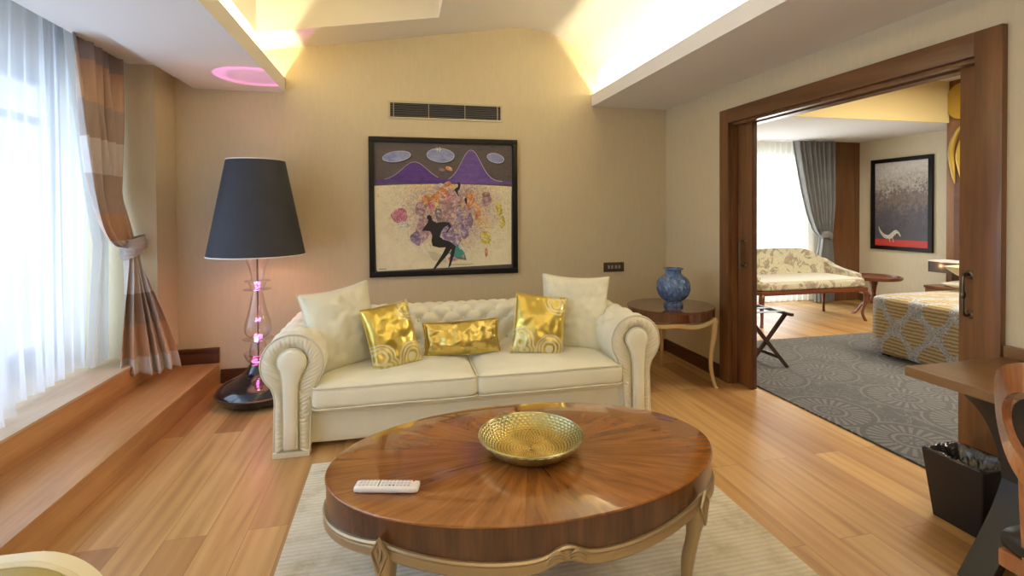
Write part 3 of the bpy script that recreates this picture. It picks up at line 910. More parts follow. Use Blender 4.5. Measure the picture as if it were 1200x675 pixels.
def bring(r, z, sgn, i):
    return [bm.verts.new(((r) * cos(2 * pi * (k + 0) / NS), r * sin(2 * pi * k / NS), z + (.0045 * min(1, r / .05) * (abs(sin(27 * 2 * pi * k / NS + (i // 8) * pi / 2)) * abs(sin(pi * i / 8))) * sgn))) for k in range(NS)]
for i in range(1, NR + 1):
    p, nn = at_len(ctrl, L, L[-1] * i / NR)
    rings.append(bring(p[0], p[1], 1, i))
outer = [(.200, .066), (.203, .062), (.198, .052), (.178, .030), (.150, .008), (.125, .001), (.06, 0)]
for r, z in outer: rings.append([bm.verts.new((r * (1 + .006 * abs(sin(18 * 2 * pi * k / NS))) * cos(2 * pi * k / NS), r * (1 + .006 * abs(sin(18 * 2 * pi * k / NS))) * sin(2 * pi * k / NS), z)) for k in range(NS)])
for a, b in zip(rings, rings[1:]):
    for k in range(NS): bm.faces.new((a[k], a[(k + 1) % NS], b[(k + 1) % NS], b[k]))
c = bm.verts.new((0, 0, .006))
for k in range(NS): bm.faces.new((rings[0][k], rings[0][(k + 1) % NS], c))
bm.faces.new(rings[-1])
obj('bowl_body', bm, M['bowl'], bw, angle=60)
bm = bmesh.new(); lathe(bm, [(.195, .0625), (.199, .069), (.204, .066), (.203, .061)], 96, close=True)
for v in bm.verts: v.co *= 1.0
obj('rim', bm, M['bowl'], bw)

# remote
rem = thing('remote_control', 'white remote control lying on the left of the coffee table', 'remote control', (-.045, 1.715, .4708), (0, 0, R(-14)))
bm = bmesh.new(); soft(bm, 0, 0, .011, .215, .052, .022, .009, 10, .001)
obj('remote_body', bm, M['white_plastic'], rem, angle=60)
M['btn'] = plain('grey_button', (.50, .48, .47), .4); M['btn_red'] = plain('red_button', (.5, .02, .03), .4); M['btn_dark'] = plain('dark_button', (.12, .12, .13), .4)
M['btn_pink'] = plain('pink_button', (.62, .45, .42), .4)
for i in range(15):
    for j in range(3):
        x = -.088 + i * .0125; y = -.014 + j * .014
        if i == 14 and j != 2: continue
        if i in (5,): continue
        m = M['btn_red'] if (i == 14) else (M['btn_dark'] if i in (8, 9) and j == 0 else (M['btn_pink'] if (i * 3 + j) % 4 == 0 else M['btn']))
        obj('button', B(x - .004, x + .004, y - .003, y + .003, .021, .0245, .001, 1), m, rem)
obj('divider_line', B(-.027, -.024, -.020, .020, .0215, .0236), M['btn_dark'], rem)

# ============================================================ FLOOR LAMP
LX, LY = -1.035, 4.07
lamp = thing('floor_lamp', 'tall floor lamp with charcoal cone shade and pink-lit glass column', 'floor lamp', (LX, LY, 0))
bm = bmesh.new()
lathe(bm, [(0, .0), (.17, .0), (.235, .012), (.275, .040), (.290, .066), (.293, .078), (.290, .082), (.288, .090), (.268, .118), (.225, .148), (.165, .172), (.115, .200), (.083, .232), (.066, .262), (.060, .272), (0, .272)], 72)
obj('lamp_base', bm, M['lampbase'], lamp, angle=45)
bm = bmesh.new(); lathe(bm, [(.289, .073), (.2955, .077), (.2955, .081), (.289, .085)], 72, close=True); obj('base_rim', bm, M['bronze'], lamp)
def shell(prof, th=.004):
    return prof + [(max(.001, r - th), z) for r, z in prof[::-1]]
def glass(prof):
    bm = bmesh.new(); lathe(bm, spline(prof, 4), 40); return obj('glass_section', bm, M['glass'], lamp, angle=80)
glass([(.050, .272), (.060, .285), (.085, .315), (.098, .350), (.092, .352), (.066, .335), (.052, .325)])
glass([(.056, .300), (.060, .36), (.052, .42), (.040, .450), (.100, .458), (.100, .464), (.045, .470)])
glass([(.044, .47), (.075, .485), (.092, .52), (.088, .58), (.072, .64), (.056, .70), (.044, .76), (.036, .80), (.034, .82)])
glass([(.036, .82), (.090, .826), (.092, .832), (.050, .840), (.060, .87), (.062, .885), (.085, .89), (.085, .896), (.045, .90)])
glass([(.042, .90), (.046, .94), (.060, 1.0), (.076, 1.05), (.082, 1.09), (.078, 1.12)])
bm = bmesh.new(); tube(bm, [(0, 0, .27), (0, 0, 1.50)], .006, 10); obj('pole', bm, M['bronze'], lamp)
for z, r, k in ((.285, .042, 0), (.475, .034, 1), (.60, .022, 1), (.845, .018, 1), (.875, .024, 1)):
    bm = bmesh.new()
    if k == 0: lathe(bm, [(r, 0), (r + .006, .006), (r, .012), (r - .006, .006)], 32, 0, 0, z, close=True)
    else:
        for q in range(7):
            a = q * 2 * pi / 7 + z * 30; uvsphere(bm, (r * .6 * cos(a), r * .6 * sin(a), z + .008 * sin(q * 2.1)), r * .36, (1, 1, 1), 8, 6)
    obj('led_cluster', bm, M['pink'], lamp)
bm = bmesh.new(); lathe(bm, shell([(.335, 1.085), (.200, 1.790)], .003), 72, close=True)
obj('lamp_shade', bm, M['shade'], lamp)
bm = bmesh.new(); lathe(bm, [(.330, 1.088), (.1955, 1.787)], 72); obj('shade_lining', bm, M['lining'], lamp)
for r, z in ((.335, 1.086), (.200, 1.790)):
    bm = bmesh.new(); lathe(bm, [(r - .006, z - .003), (r + .0015, z - .003), (r + .0015, z + .004), (r - .006, z + .004)], 72, close=True); obj('shade_rim', bm, M['lining'], lamp)
bm = bmesh.new(); uvsphere(bm, (0, 0, 1.50), .035, (1, 1, 1.2)); obj('bulb', bm, M['bulb'], lamp)
def point(name, loc, power, col, r=.03):
    d = bpy.data.lights.new(name, 'POINT'); d.energy = power; d.color = col; d.shadow_soft_size = r
    o = bpy.data.objects.new(name, d); o.location = loc; COL.objects.link(o); return o
point('lamp_bulb_light', (LX, LY, 1.40), 5, (1.0, .46, .28), .05)
for z in (.47, .60, .87): point('lamp_led_light', (LX - .0, LY - .05, z), .5, (1.0, .15, .6), .02)
d = bpy.data.lights.new('lamp_led_uplight', 'SPOT'); d.energy = 15; d.color = (1.0, .16, .75); d.spot_size = R(39); d.spot_blend = .12; d.shadow_soft_size = .005
o = bpy.data.objects.new('lamp_led_uplight', d); o.location = (LX, LY, 1.60); o.rotation_euler = (pi, 0, 0); COL.objects.link(o)

d = bpy.data.lights.new('ring_middle_fill', 'SPOT'); d.energy = 7; d.color = (1.0, .25, .75); d.spot_size = R(43); d.spot_blend = .1; d.shadow_soft_size = .004  # weak extra spot added to fill the middle of the pink ceiling ring
o = bpy.data.objects.new('ring_middle_fill', d); o.location = (LX, LY, 1.712); o.rotation_euler = (pi, 0, 0); COL.objects.link(o)
bm = bmesh.new(); lathe(bm, [(0, 1.694), (.024, 1.696), (.024, 1.700), (0, 1.704)], 24); tube(bm, [(0, 0, 1.54), (.05, 0, 1.57), (.055, 0, 1.66), (.018, 0, 1.697)], .002, 6); obj('uplight_blocker', bm, M['bronze'], lamp)  # small disc added to block the uplight and darken the ring's middle
# ============================================================ WALL THINGS
# air grille
g = thing('air_vent', 'long dark slatted air vent in the wall above the painting', 'vent', (.431, YB, 2.303))
W2, H2_ = .511, .078
bm = bmesh.new()
for a in ((-W2, W2, -.010, 0, H2_ - .016, H2_), (-W2, W2, -.010, 0, -H2_, -H2_ + .016), (-W2, -W2 + .016, -.010, 0, -H2_ + .016, H2_ - .016), (W2 - .016, W2, -.010, 0, -H2_ + .016, H2_ - .016)): box(bm, *a)
obj('frame', bm, M['alu'], g)
obj('recess_shade_sheet', B(-W2 + .015, W2 - .015, -.0015, 0, -H2_ + .015, H2_ - .015), M['blackgap'], g)  # flat black sheet stands in for the shade behind the slats
for k in range(8):
    z = -H2_ + .027 + k * (2 * H2_ - .054) / 7
    bm = bmesh.new(); box(bm, -W2 + .016, W2 - .016, -.007, -.004, z - .0012, z + .0012)
    obj('slat', bm, M['winframe'], g)
for x in (-W2 + .045, -.16, .165, W2 - .045): obj('divider', B(x - .003, x + .003, -.009, -.003, -H2_ + .016, H2_ - .016), M['alu'], g)

# switch plate
sw = thing('switch_plate', 'bronze double switch plate on the wall above the side table', 'switch', (2.045, YB, .852))
obj('plate', B(-.105, .105, -.010, 0, -.046, .046, .004), M['bronze'], sw)
M['pale_metal'] = plain('worn_steel', (.42, .40, .36), .4, .6)
for x in (-.055, -.02, .02, .055):
    bm = bmesh.new(); box(bm, x - .010, x + .010, -.018, -.009, -.016, .018, .003)
    obj('toggle', bm, M['pale_metal'], sw)

# large painting
pt = thing('framed_painting', 'big square painting of purple hills over a pale crowded field, black frame', 'painting', (.413, YB, 1.445))
PW, PH, FT = .664, .615, .046
def frame_parts(parent, PW, PH, FT, dep, mat, fn=None):
    bm = bmesh.new()
    for a in ((-PW, PW, PH - FT, PH), (-PW, PW, -PH, -PH + FT), (-PW, -PW + FT, -PH + FT, PH - FT), (PW - FT, PW, -PH + FT, PH - FT)):
        box(bm, a[0], a[1], -dep, 0, a[2], a[3], .003)
    return obj('frame', bm, mat, parent)
frame_parts(pt, PW, PH, FT, .035, M['frame'])
IW, IH = PW - FT, PH - FT
def canvas_mat():
    t = NT('painted_canvas')
    o = t.sep(t.coord()); x, z = o[0], o[2]
    # colour clouds, dense round the middle of the lower field
    n = t.noise(t.coord(), 9, 5, .65, 1.5); n2 = t.noise(t.coord(loc=(3, 0, 5)), 7, 4, .6, 1); n3 = t.noise(t.coord(loc=(9, 0, 1)), 28, 3, .7, 2.5)
    field = t.ramp(n2, [(.30, (.20, .15, .34)), (.38, (.50, .24, .30)), (.43, (.80, .60, .50)), (.48, (.38, .26, .40)), (.53, (.82, .70, .50)), (.58, (.80, .36, .12)), (.64, (.80, .68, .12)), (.70, (.55, .20, .26))])
    cx = t.math('SUBTRACT', x, .06); cz = t.math('ADD', z, .02)
    rr = t.math('SQRT', t.math('ADD', t.math('MULTIPLY', t.math('MULTIPLY', cx, cx), 3.6), t.math('MULTIPLY', t.math('MULTIPLY', cz, cz), 5.5)))
    dens = t.math('SUBTRACT', 1.35, t.math('MULTIPLY', rr, 1.45), clamp=True)
    dens = t.math('MULTIPLY', dens, t.math('ADD', .45, t.math('MULTIPLY', n, 1.4)), clamp=True)
    cream = t.ramp(n, [(.3, (.76, .68, .46)), (.7, (.86, .79, .58))])
    c = t.mix(dens, cream, field)
    sc = t.math('LESS_THAN', t.math('ABSOLUTE', t.math('SUBTRACT', n3, .5)), t.math('MULTIPLY', t.math('SUBTRACT', 1.25, rr), .045))
    c = t.mix(t.math('MULTIPLY', sc, .75), c, (.10, .07, .08))
    t.set(col=c, rough=.6); return t.m
def sky_canvas():
    t = NT('grey_brown_paint'); n = t.noise(t.coord((1, 1, 9)), 22, 4, .7)
    t.set(col=t.ramp(n, [(.3, (.055, .045, .045)), (.7, (.12, .10, .10))]), rough=.55); return t.m
obj('canvas', B(-IW, IW, -.012, -.002, -IH, IH), [sky_canvas()], pt, False)
fp = [(-IW + .012, -IH + .02), (-IW + .02, -IH + .005), (IW - .012, -IH + .035), (IW - .008, .10)] + [(IW * (1 - 2 * k / 20) - .008 * 0 - .005, .185 + .020 * (1 - (1 - 2 * k / 20) ** 2)) for k in range(0, 21)]
obj('painted_field', prism(bmesh.new(), fp, lambda a, b, d: (a, d, b), -.0135, -.012), canvas_mat(), pt, False)
def paint(name, poly, col, d=.0142, rough=.5, d0=.0118):
    if name == 'triangle': poly = [(a - .03, b - .075) for a, b in poly]
    m = plain(name + '_paint', col, rough) if not isinstance(col, bpy.types.Material) else col
    return obj(name, prism(bmesh.new(), poly, lambda a, b, q: (a, q, b), -d, -d0), m, pt, False)
def noisy(name, a, b, s=12):
    t = NT(name); t.set(col=t.ramp(t.noise(t.coord((1, 1, 2)), s, 4, .6, 1), [(.3, a), (.7, b)]), rough=.5); return t.m
pur = noisy('purple_hill_paint', (.045, .018, .17), (.12, .035, .28)); pur2 = noisy('violet_hill_paint', (.07, .045, .24), (.17, .08, .36)); wh = plain('white_line_paint', (.5, .46, .52), .5)
def bell(x0, x1, c, w, h, z0, zb_, n=30): return [(x0 + (x1 - x0) * k / n, z0 + h * math.exp(-(((x0 + (x1 - x0) * k / n) - c) / w) ** 2)) for k in range(n + 1)] + [(x1, zb_), (x0, zb_)]
b1 = bell(-IW + .004, .02, -.27, .155, .165, .235, .212); b2 = bell(-.06, IW - .004, .235, .125, .285, .232, .208)
paint('hill', b2, pur2, .0140); paint('hill', b1, pur, .0146)
for b, dd_ in ((b1, .0148), (b2, .0142)):
    bm = bmesh.new(); tube(bm, [(x, -dd_, z) for x, z in b[4:-6]], .0028, 6); obj('hill_outline', bm, wh, pt)
def oval(cx, cz, a, b, rot, n=28): return [(cx + a * cos(2 * pi * k / n) * cos(rot) - b * sin(2 * pi * k / n) * sin(rot), cz + a * cos(2 * pi * k / n) * sin(rot) + b * sin(2 * pi * k / n) * cos(rot)) for k in range(n)]
cl = noisy('pale_blue_cloud_paint', (.15, .18, .42), (.34, .38, .60), 14)
for cx, cz, a, b, rt in ((-.425, .445, .122, .045, .16), (-.04, .462, .122, .062, -.05), (.462, .446, .080, .042, -.22)):
    paint('cloud', oval(cx + .008, cz - .012, a, b, rt), plain('cloud_shadow_paint', (.02, .015, .02)), .0138)
    paint('cloud', oval(cx, cz, a, b, rt), cl, .0146)
    bm = bmesh.new(); tube(bm, [(x, -.0148, z) for x, z in oval(cx, cz, a, b, rt)], .003, 6, True); obj('cloud_outline', bm, plain('cloud_edge_paint', (.50, .54, .62)), pt)
# bouquet blotches
rb = random.Random(3)
cols = [('pink', (.62, .20, .28)), ('orange', (.75, .30, .08)), ('yellow', (.76, .62, .06)), ('violet', (.28, .20, .38)), ('mauve', (.45, .26, .30)), ('white', (.78, .74, .66)), ('grey', (.18, .15, .17))]
bl = [('pink', -.40, -.08, .075, .06), ('white', -.36, -.16, .06, .03), ('violet', .12, -.07, .05, .09), ('violet', .17, -.22, .04, .08), ('mauve', -.20, -.20, .06, .11), ('mauve', -.02, .03, .06, .08), ('orange', -.03, .14, .05, .03), ('orange', .22, .06, .045, .07), ('orange', .29, -.05, .03, .08), ('mauve', .37, .07, .05, .075), ('yellow', .36, -.29, .055, .06), ('yellow', .49, -.02, .03, .07), ('yellow', .52, -.15, .03, .06), ('orange', -.17, .05, .05, .05), ('yellow', -.10, .02, .04, .05), ('pink', .02, .10, .04, .03), ('orange', .37, -.42, .015, .04), ('grey', .10, .00, .03, .05), ('pink', -.12, .01, .03, .04), ('mauve', -.22, -.02, .05, .07), ('violet', -.26, -.28, .05, .06), ('mauve', .00, -.10, .07, .09), ('violet', .02, -.22, .05, .10), ('mauve', .06, -.02, .05, .10), ('grey', -.06, -.06, .03, .07), ('violet', .22, -.12, .03, .07), ('orange', -.09, .08, .04, .04), ('mauve', .10, .06, .05, .05), ('violet', .09, -.30, .05, .06)]
def blotch(name, v):
    t = NT(name); n = t.noise(t.coord(), 38, 4, .7, 2.0); n2 = t.noise(t.coord(loc=(2, 0, 7)), 16, 3, .6, 1.5)
    c = t.ramp(n2, [(.32, tuple(x * .55 for x in v)), (.48, v), (.56, tuple(min(.9, x * 1.1 + .10) for x in v)), (.66, (.76, .68, .50))])
    l = t.math('LESS_THAN', t.math('ABSOLUTE', t.math('SUBTRACT', n, .5)), .03)
    t.set(col=t.mix(t.math('MULTIPLY', l, .7), c, (.08, .05, .07)), rough=.5); return t.m
cm = {k: blotch(k + '_blotch_paint', v) for k, v in cols}
cm_ = {k: noisy(k + '_blotch_paint', tuple(x * .75 for x in v), tuple(min(.9, x * 1.2 + .08) for x in v), 30) for k, v in cols}
for i, (k, cx, cz, a, b) in enumerate(bl):
    n = 22; p = []
    for q in range(n):
        w = 1 + .35 * nz(cos(2 * pi * q / n) * 1.3 + i * 7, sin(2 * pi * q / n) * 1.3)
        p.append((cx + a * w * cos(2 * pi * q / n), cz + b * w * sin(2 * pi * q / n)))
    paint('flower_blotch', p, cm[k], .0140 + i * .00003)
for k, kn in enumerate(('grey', 'violet', 'orange', 'yellow')):
    bm = bmesh.new()
    for i in range(150):
        x = max(-.58, min(.58, rb.gauss(.05, .24))); z = max(-.42, min(.17, rb.gauss(-.02, .15))); a = rb.uniform(0, pi); l = rb.uniform(.006, .022)
        tube(bm, [(x + l * cos(a + q * .5) * q / 3, -.0137, z + l * sin(a + q * .7) * q / 3) for q in range(4)], .0012 if k < 2 else .0018, 4)
    s = obj('brush_strokes', bm, cm[kn], pt); s['kind'] = 'stuff'
# dancing dark figure
blk = plain('black_figure_paint', (.012, .010, .014), .5)
fig = [(-.125, .020), (-.145, .035), (-.165, .025), (-.168, .005), (-.155, -.015), (-.160, -.035), (-.190, -.075), (-.212, -.112), (-.180, -.108), (-.140, -.112), (-.120, -.150), (-.128, -.200), (-.118, -.245), (-.060, -.262), (.000, -.260), (-.030, -.320), (-.080, -.395), (-.120, -.460), (-.095, -.452), (-.050, -.400), (.020, -.320), (.052, -.272), (.030, -.400), (.018, -.450), (.040, -.430), (.075, -.330), (.090, -.250), (.040, -.210), (-.020, -.190), (-.052, -.165), (-.040, -.120), (-.020, -.085), (.020, -.060), (.030, -.085), (.000, -.130), (.018, -.125), (.050, -.070), (.030, -.035), (-.020, -.030), (-.080, -.038), (-.120, -.015)]
paint('dancer_figure', [(a, b - .105) for a, b in fig], blk, .0158)
paint('dancer_figure', [(a - .04, b + .01) for a, b in [(.145, .205), (.165, .215), (.178, .190), (.170, .150), (.150, .130), (.160, .080), (.140, .110), (.125, .135), (.108, .130), (.130, .155), (.152, .170), (.155, .190)]], blk, .0156)
paint('dancer_figure', [(a - .06, b) for a, b in [(.23, .07), (.245, .09), (.258, .06), (.25, .02), (.238, .04)]], blk, .0156)
teal = plain('teal_triangle_paint', (.05, .26, .24)); 
paint('triangle', [(.055, -.345), (.135, -.265), (.20, -.345), (.14, -.40)], teal, .0152); paint('triangle', [(.145, -.29), (.18, -.245), (.205, -.31), (.16, -.31)], cm['white'], .0156); paint('triangle', [(.14, -.40), (.20, -.345), (.215, -.41)], cm['grey'], .0150)
paint('triangle', [(.05, -.39), (.09, -.355), (.14, -.405), (.06, -.43)], cm['pink'], .0150)
bm = bmesh.new()
for i in range(9): tube(bm, [(-.16 + i * .018, -.0146, -.395 - i * .004), (-.11 + i * .014, -.0146, -.48 - i * .003)], .0018, 4)
s = obj('fan_lines', bm, blk, pt)
bm = bmesh.new(); tube(bm, [(.035 + .0035 * k, -.0146, -.523 + .006 * sin(k * 1.9) + .002 * sin(k * .7)) for k in range(58)], .0013, 4); tube(bm, [(-.585 + .003 * k, -.0146, -.545 + .005 * sin(k * 1.7)) for k in range(22)], .0013, 4)
obj('signature', bm, blk, pt)
bm = bmesh.new()
for k in range(6):
    a = k * 1.05; tube(bm, [(-.06 + .01 * cos(a), -.015, .515), (-.06 + .03 * cos(a), -.015, .515 + .022 * sin(a))], .004, 5)
obj('white_blossom', bm, cm['white'], pt)
paint('flower_blotch', oval(.035, .345, .035, .018, -.4), cm['orange'], .0150); paint('flower_blotch', oval(-.03, .335, .03, .014, -.1), cm['mauve'], .0148)
paint('flower_blotch', oval(.02, .205, .035, .022, .4), cm['orange'], .0152); paint('flower_blotch', oval(-.045, .195, .025, .016, .4), cm['white'], .0152)

# ============================================================ SIDE TABLE AND VASE
st = thing('side_table', 'round dark walnut side table with pale gold legs between sofa and doorway', 'side table', (2.185, 3.735, 0))
SR, SRy, SZ = .355, .33, .620
bm = bmesh.new(); n = 96
rs = []
for sc_, z in ((0, SZ - .085), (.93, SZ - .085), (.985, SZ - .083), (.99, SZ - .012), (1.0, SZ - .008), (1.0, SZ - .002), (.992, SZ), (.6, SZ), (.3, SZ)):
    rs.append([bm.verts.new((SR * max(sc_, .01) * cos(2 * pi * k / n), SRy * max(sc_, .01) * sin(2 * pi * k / n), z)) for k in range(n)])
for a, b in zip(rs, rs[1:]):
    for k in range(n): bm.faces.new((a[k], a[(k + 1) % n], b[(k + 1) % n], b[k]))
bm.faces.new(rs[0][::-1]); bm.faces.new(rs[-1])
obj('tabletop', bm, M['sidetop'], st, angle=30)
SL4 = [R(-172), R(-48), R(75)]
def zs(t):
    t = t % (2 * pi); L = sorted([x % (2 * pi) for x in SL4]); L = L + [L[0] + 2 * pi]
    tt = t if t >= L[0] else t + 2 * pi
    for a, b in zip(L, L[1:]):
        if a <= tt <= b:
            f = (tt - a) / (b - a); return SZ - .088 + .020 * (1 - sin(pi * f) ** .6) - .022 * sin(pi * f) + .020 * math.exp(-((f - .5) / .12) ** 2)
    return SZ - .1
bm = bmesh.new(); pr = [(-.02, .004), (.004, .004), (.006, -.004), (.004, -.012), (.006, -.020), (0, -.028), (-.012, -.03), (-.02, -.02)]; n = 160; rings = []
for i in range(n):
    t = 2 * pi * i / n; rings.append([bm.verts.new(((SR + d) * cos(t), (SRy + d) * sin(t), zs(t) + h)) for d, h in pr])
for i in range(n):
    a, b = rings[i], rings[(i + 1) % n]
    for k in range(len(pr)): bm.faces.new((a[k], a[(k + 1) % len(pr)], b[(k + 1) % len(pr)], b[k]))
obj('scalloped_rail', bm, M['palegold'], st, label='pale gold curved rail')
for t in SL4:
    nv = Vector((cos(t) / SR, sin(t) / SRy)).normalized(); x, y = (SR - .012) * cos(t), (SRy - .012) * sin(t)
    bm = bmesh.new(); ctrl = [(0, SZ - .07, .024), (.012, SZ - .12, .025), (.008, SZ - .22, .022), (-.010, .28, .017), (-.012, .15, .015), (.012, .03, .014), (.030, 0, .016)]
    sp = spline(ctrl, 6)
    def sec(i):
        o, z, r = sp[i]; q = []
        for k in range(12):
            a = 2 * pi * k / 12; m = (abs(cos(a)) ** 3 + abs(sin(a)) ** 3) ** (-1 / 3)
            q.append((x + nv[0] * (o + r * m * cos(a)) - nv[1] * r * m * sin(a), y + nv[1] * (o + r * m * cos(a)) + nv[0] * r * m * sin(a), z))
        return q
    sweep(bm, sp, sec); lg = obj('leg', bm, M['palegold'], st, angle=60)
    bm = bmesh.new(); diamond(bm, (x + nv[0] * .034, y + nv[1] * .034, SZ - .105), nv, .016, .028, .032, .005); obj('diamond_ornament', bm, M['palegold'], lg, angle=25)

def vase_mat():
    t = NT('blue_carved_glaze'); v = t.coord()
    n = t.noise(t.coord((1, 1, .6)), 26, 4, .6, 1.8); n2 = t.noise(v, 8, 2, .5)
    t.set(col=t.ramp(n, [(.32, (.028, .07, .20)), (.5, (.07, .14, .32)), (.66, (.20, .30, .48))]), rough=.16, coat=.5, coatr=.05)
    t.bump(n, .6, .006); return t.m
vs_ = thing('ceramic_vase', 'round blue carved ceramic vase standing on the side table', 'vase', (2.19, 3.70, SZ))
K = .98
bm = bmesh.new(); lathe(bm, spline([(0, 0), (.070, 0), (.076, .006), (.076, .022), (.066, .032), (.062, .040), (.094, .062), (.122, .100), (.133, .145), (.130, .185), (.112, .225), (.082, .248), (.066, .258), (.062, .272), (.066, .292), (.080, .302), (.081, .308), (.074, .308), (.058, .298), (.052, .270), (.05, .24), (0, .22)], 4), 72)
for v in bm.verts:
    a = atan2(v.co.y, v.co.x); r = math.hypot(v.co.x, v.co.y); z = v.co.z
    if .06 < z < .24 and r > .07:
        d = .003 * sin(a * 14 + 2 * sin(z * 40)) * sin((z - .06) / .18 * pi); v.co.x *= 1 + d / r; v.co.y *= 1 + d / r
obj('vase_body', bm, vase_mat(), vs_, angle=80)

# ============================================================ CURTAINS, LIVING ROOM
def smooth(t): t = max(0, min(1, t)); return t * t * (3 - 2 * t)
# main drape: hangs from the pocket, gathered by a tie, flares over the steps
dr = thing('curtain_panel', 'striped silk curtain tied back at the window corner', 'curtain', (-1.93, 4.0, 0))
TZ = 1.16; TC = Vector((-1.86, 4.105)); 
def drape_fn(u, v):
    z = 2.74 * (1 - v) + .26 * v
    # control rows of (left point, right point, pleat depth, x,y)
    if z >= TZ:
        f = (z - TZ) / (2.74 - TZ); e = smooth(f * 1.25) if f < .8 else 1
        e = f ** .62 if f < 1 else 1; e = min(1, e * 1.02)
        L = Vector((-1.93, 3.50)); Rr = Vector((-1.95, 4.185)); l0 = TC + Vector((-.01, -.065)); r0_ = TC + Vector((0, .055))
        eL = f ** .33; eR = min(1, f * 4)
        a = l0.lerp(L, eL); b = r0_.lerp(Rr, eR)
        amp = .040 * min(1, .35 + f * 2)
    else:
        f = (TZ - z) / (TZ - .20); e = smooth(f * .9) ** .8
        L = Vector((-1.90, 3.96)); Rr = Vector((-1.57, 4.15)); l0 = TC + Vector((-.01, -.065)); r0_ = TC + Vector((0, .055))
        a = l0.lerp(L, e); b = r0_.lerp(Rr, e ** .9)
        amp = .030 + .035 * e
    p = a.lerp(b, u); d = (b - a); nrm = Vector((d.y, -d.x)); nrm = nrm.normalized() if nrm.length > 1e-6 else Vector((1, 0))
    nf = 5 if z > TZ else 4.5
    nf = 5; u = u + .035 * sin(9 * u + z * .8)
    w = sin(u * nf * 2 * pi + .6 * sin(z * 1.7)) + .35 * sin(u * 17 * 2 * pi / 2 + z * 2.5)
    q = p + nrm * amp * w * (.75 + .25 * nz(u * 4, z * 1.2))
    zz = z + (.05 * sin(u * 9) * max(0, (TZ - z)) * .25 if z < TZ else 0)
    return (q.x + 1.93, q.y - 4.0, zz)
bm = bmesh.new(); grid(bm, 240, 120, drape_fn)
t_ = M['drape']
o = obj('curtain_fabric', bm, t_, dr, angle=180); md = o.modifiers.new('thick', 'SOLIDIFY'); md.thickness = .003
bm = bmesh.new(); rings = []
for j in range(13):
    z = -.065 + .13 * j / 12; ring = []
    for k in range(36):
        a = 2 * pi * k / 36; r = .066 + .012 * sin(pi * j / 12) + .005 * sin(j * 2.1 + 3 * a) + .003 * nz(cos(a) * 3, sin(a) * 3, z * 20)
        ring.append(bm.verts.new((TC.x + 1.93 + r * 1.0 * cos(a), TC.y - 4.0 + r * 1.12 * sin(a), TZ + z + .025 * sin(a + .9))))
    rings.append(ring)
for a, b in zip(rings, rings[1:]):
    for k in range(36): bm.faces.new((a[k], a[(k + 1) % 36], b[(k + 1) % 36], b[k]))
M['tie'] = fabric('grey_taupe_silk', (.42, .36, .32), .36, .2, 120, .3, .12)
obj('tieback', bm, M['tie'], dr, angle=180, label='grey-taupe silk tieback')
bm = bmesh.new()
for k in range(5):
    a = k * 1.3; 
    tube(bm, [(.15 + .02 * cos(a), .06 + .02 * sin(a), .30), (.165 + .012 * cos(a), .055 + .012 * sin(a), .24), (.17 + .022 * cos(a), .05 + .022 * sin(a), .185)], [.012, .016, .010], 8)
# sheers
def sheer_panel(name, label, x0f, y0, y1, z0, z1, mat, nf, amp, seed, billow=0, nu=300, loc=(-2.0, 3.0, 0)):
    root = thing(name, label, 'curtain', loc)
    def f(u, v):
        y = y0 + (y1 - y0) * u; z = z1 + (z0 - z1) * v
        a = amp * (.55 + .45 * v)
        w = sin(u * nf * 2 * pi + .9 * nz(u * 6 + seed, v * 1.2) * 3) * (.7 + .5 * nz(u * 9, seed)) + .3 * sin(u * nf * 4.3 * pi + seed + v)
        x = x0f(y) + a * w + billow * v * v * (.5 + .5 * sin(u * 7 + seed))
        return (x - loc[0], y - loc[1], z)
    bm = bmesh.new(); grid(bm, nu, 40, f)
    obj('sheer_fabric', bm, mat, root, angle=180)
    return root
sheer_panel('sheer_curtain', 'white voile curtain over the nearer part of the window wall', lambda y: -1.985 - .03 * (y - 1), -.9, 3.08, .355, 2.80, M['sheer'], 24, .045, 2, .13, 460)
sheer_panel('sheer_curtain', 'white voile curtain drawn beside the striped curtain', lambda y: -2.06 - .06 * (y - 3.1), 3.12, 4.02, .365, 2.80, M['sheer'], 7, .035, 5, .03, 200)
# white lining panel, pulled back behind the tie
def lining_fn(u, v):
    z = 2.79 * (1 - v) + .37 * v
    f = (z - 1.2) / 1.59 if z > 1.2 else 0
    g_ = (1.2 - z) / .83 if z < 1.2 else 0
    a = Vector((-2.02, 3.98)).lerp(Vector((-2.0, 3.62)), f ** .8) if z > 1.2 else Vector((-2.02, 3.98)).lerp(Vector((-2.02, 3.86)), g_)
    b = Vector((-2.06, 4.14)) 
    p = a.lerp(b, u); w = sin(u * 6 * 2 * pi + z) * .028
    return (p.x + w + 2.02, p.y - 4.0 + .3 * w, z)
lc = thing('lining_curtain', 'plain white lining curtain hanging behind the striped curtain', 'curtain', (-2.02, 4.0, 0))
bm2 = bmesh.new(); grid(bm2, 160, 60, lining_fn); obj('lining_fabric', bm2, M['lining_curtain'], lc, angle=180)
bm.free()

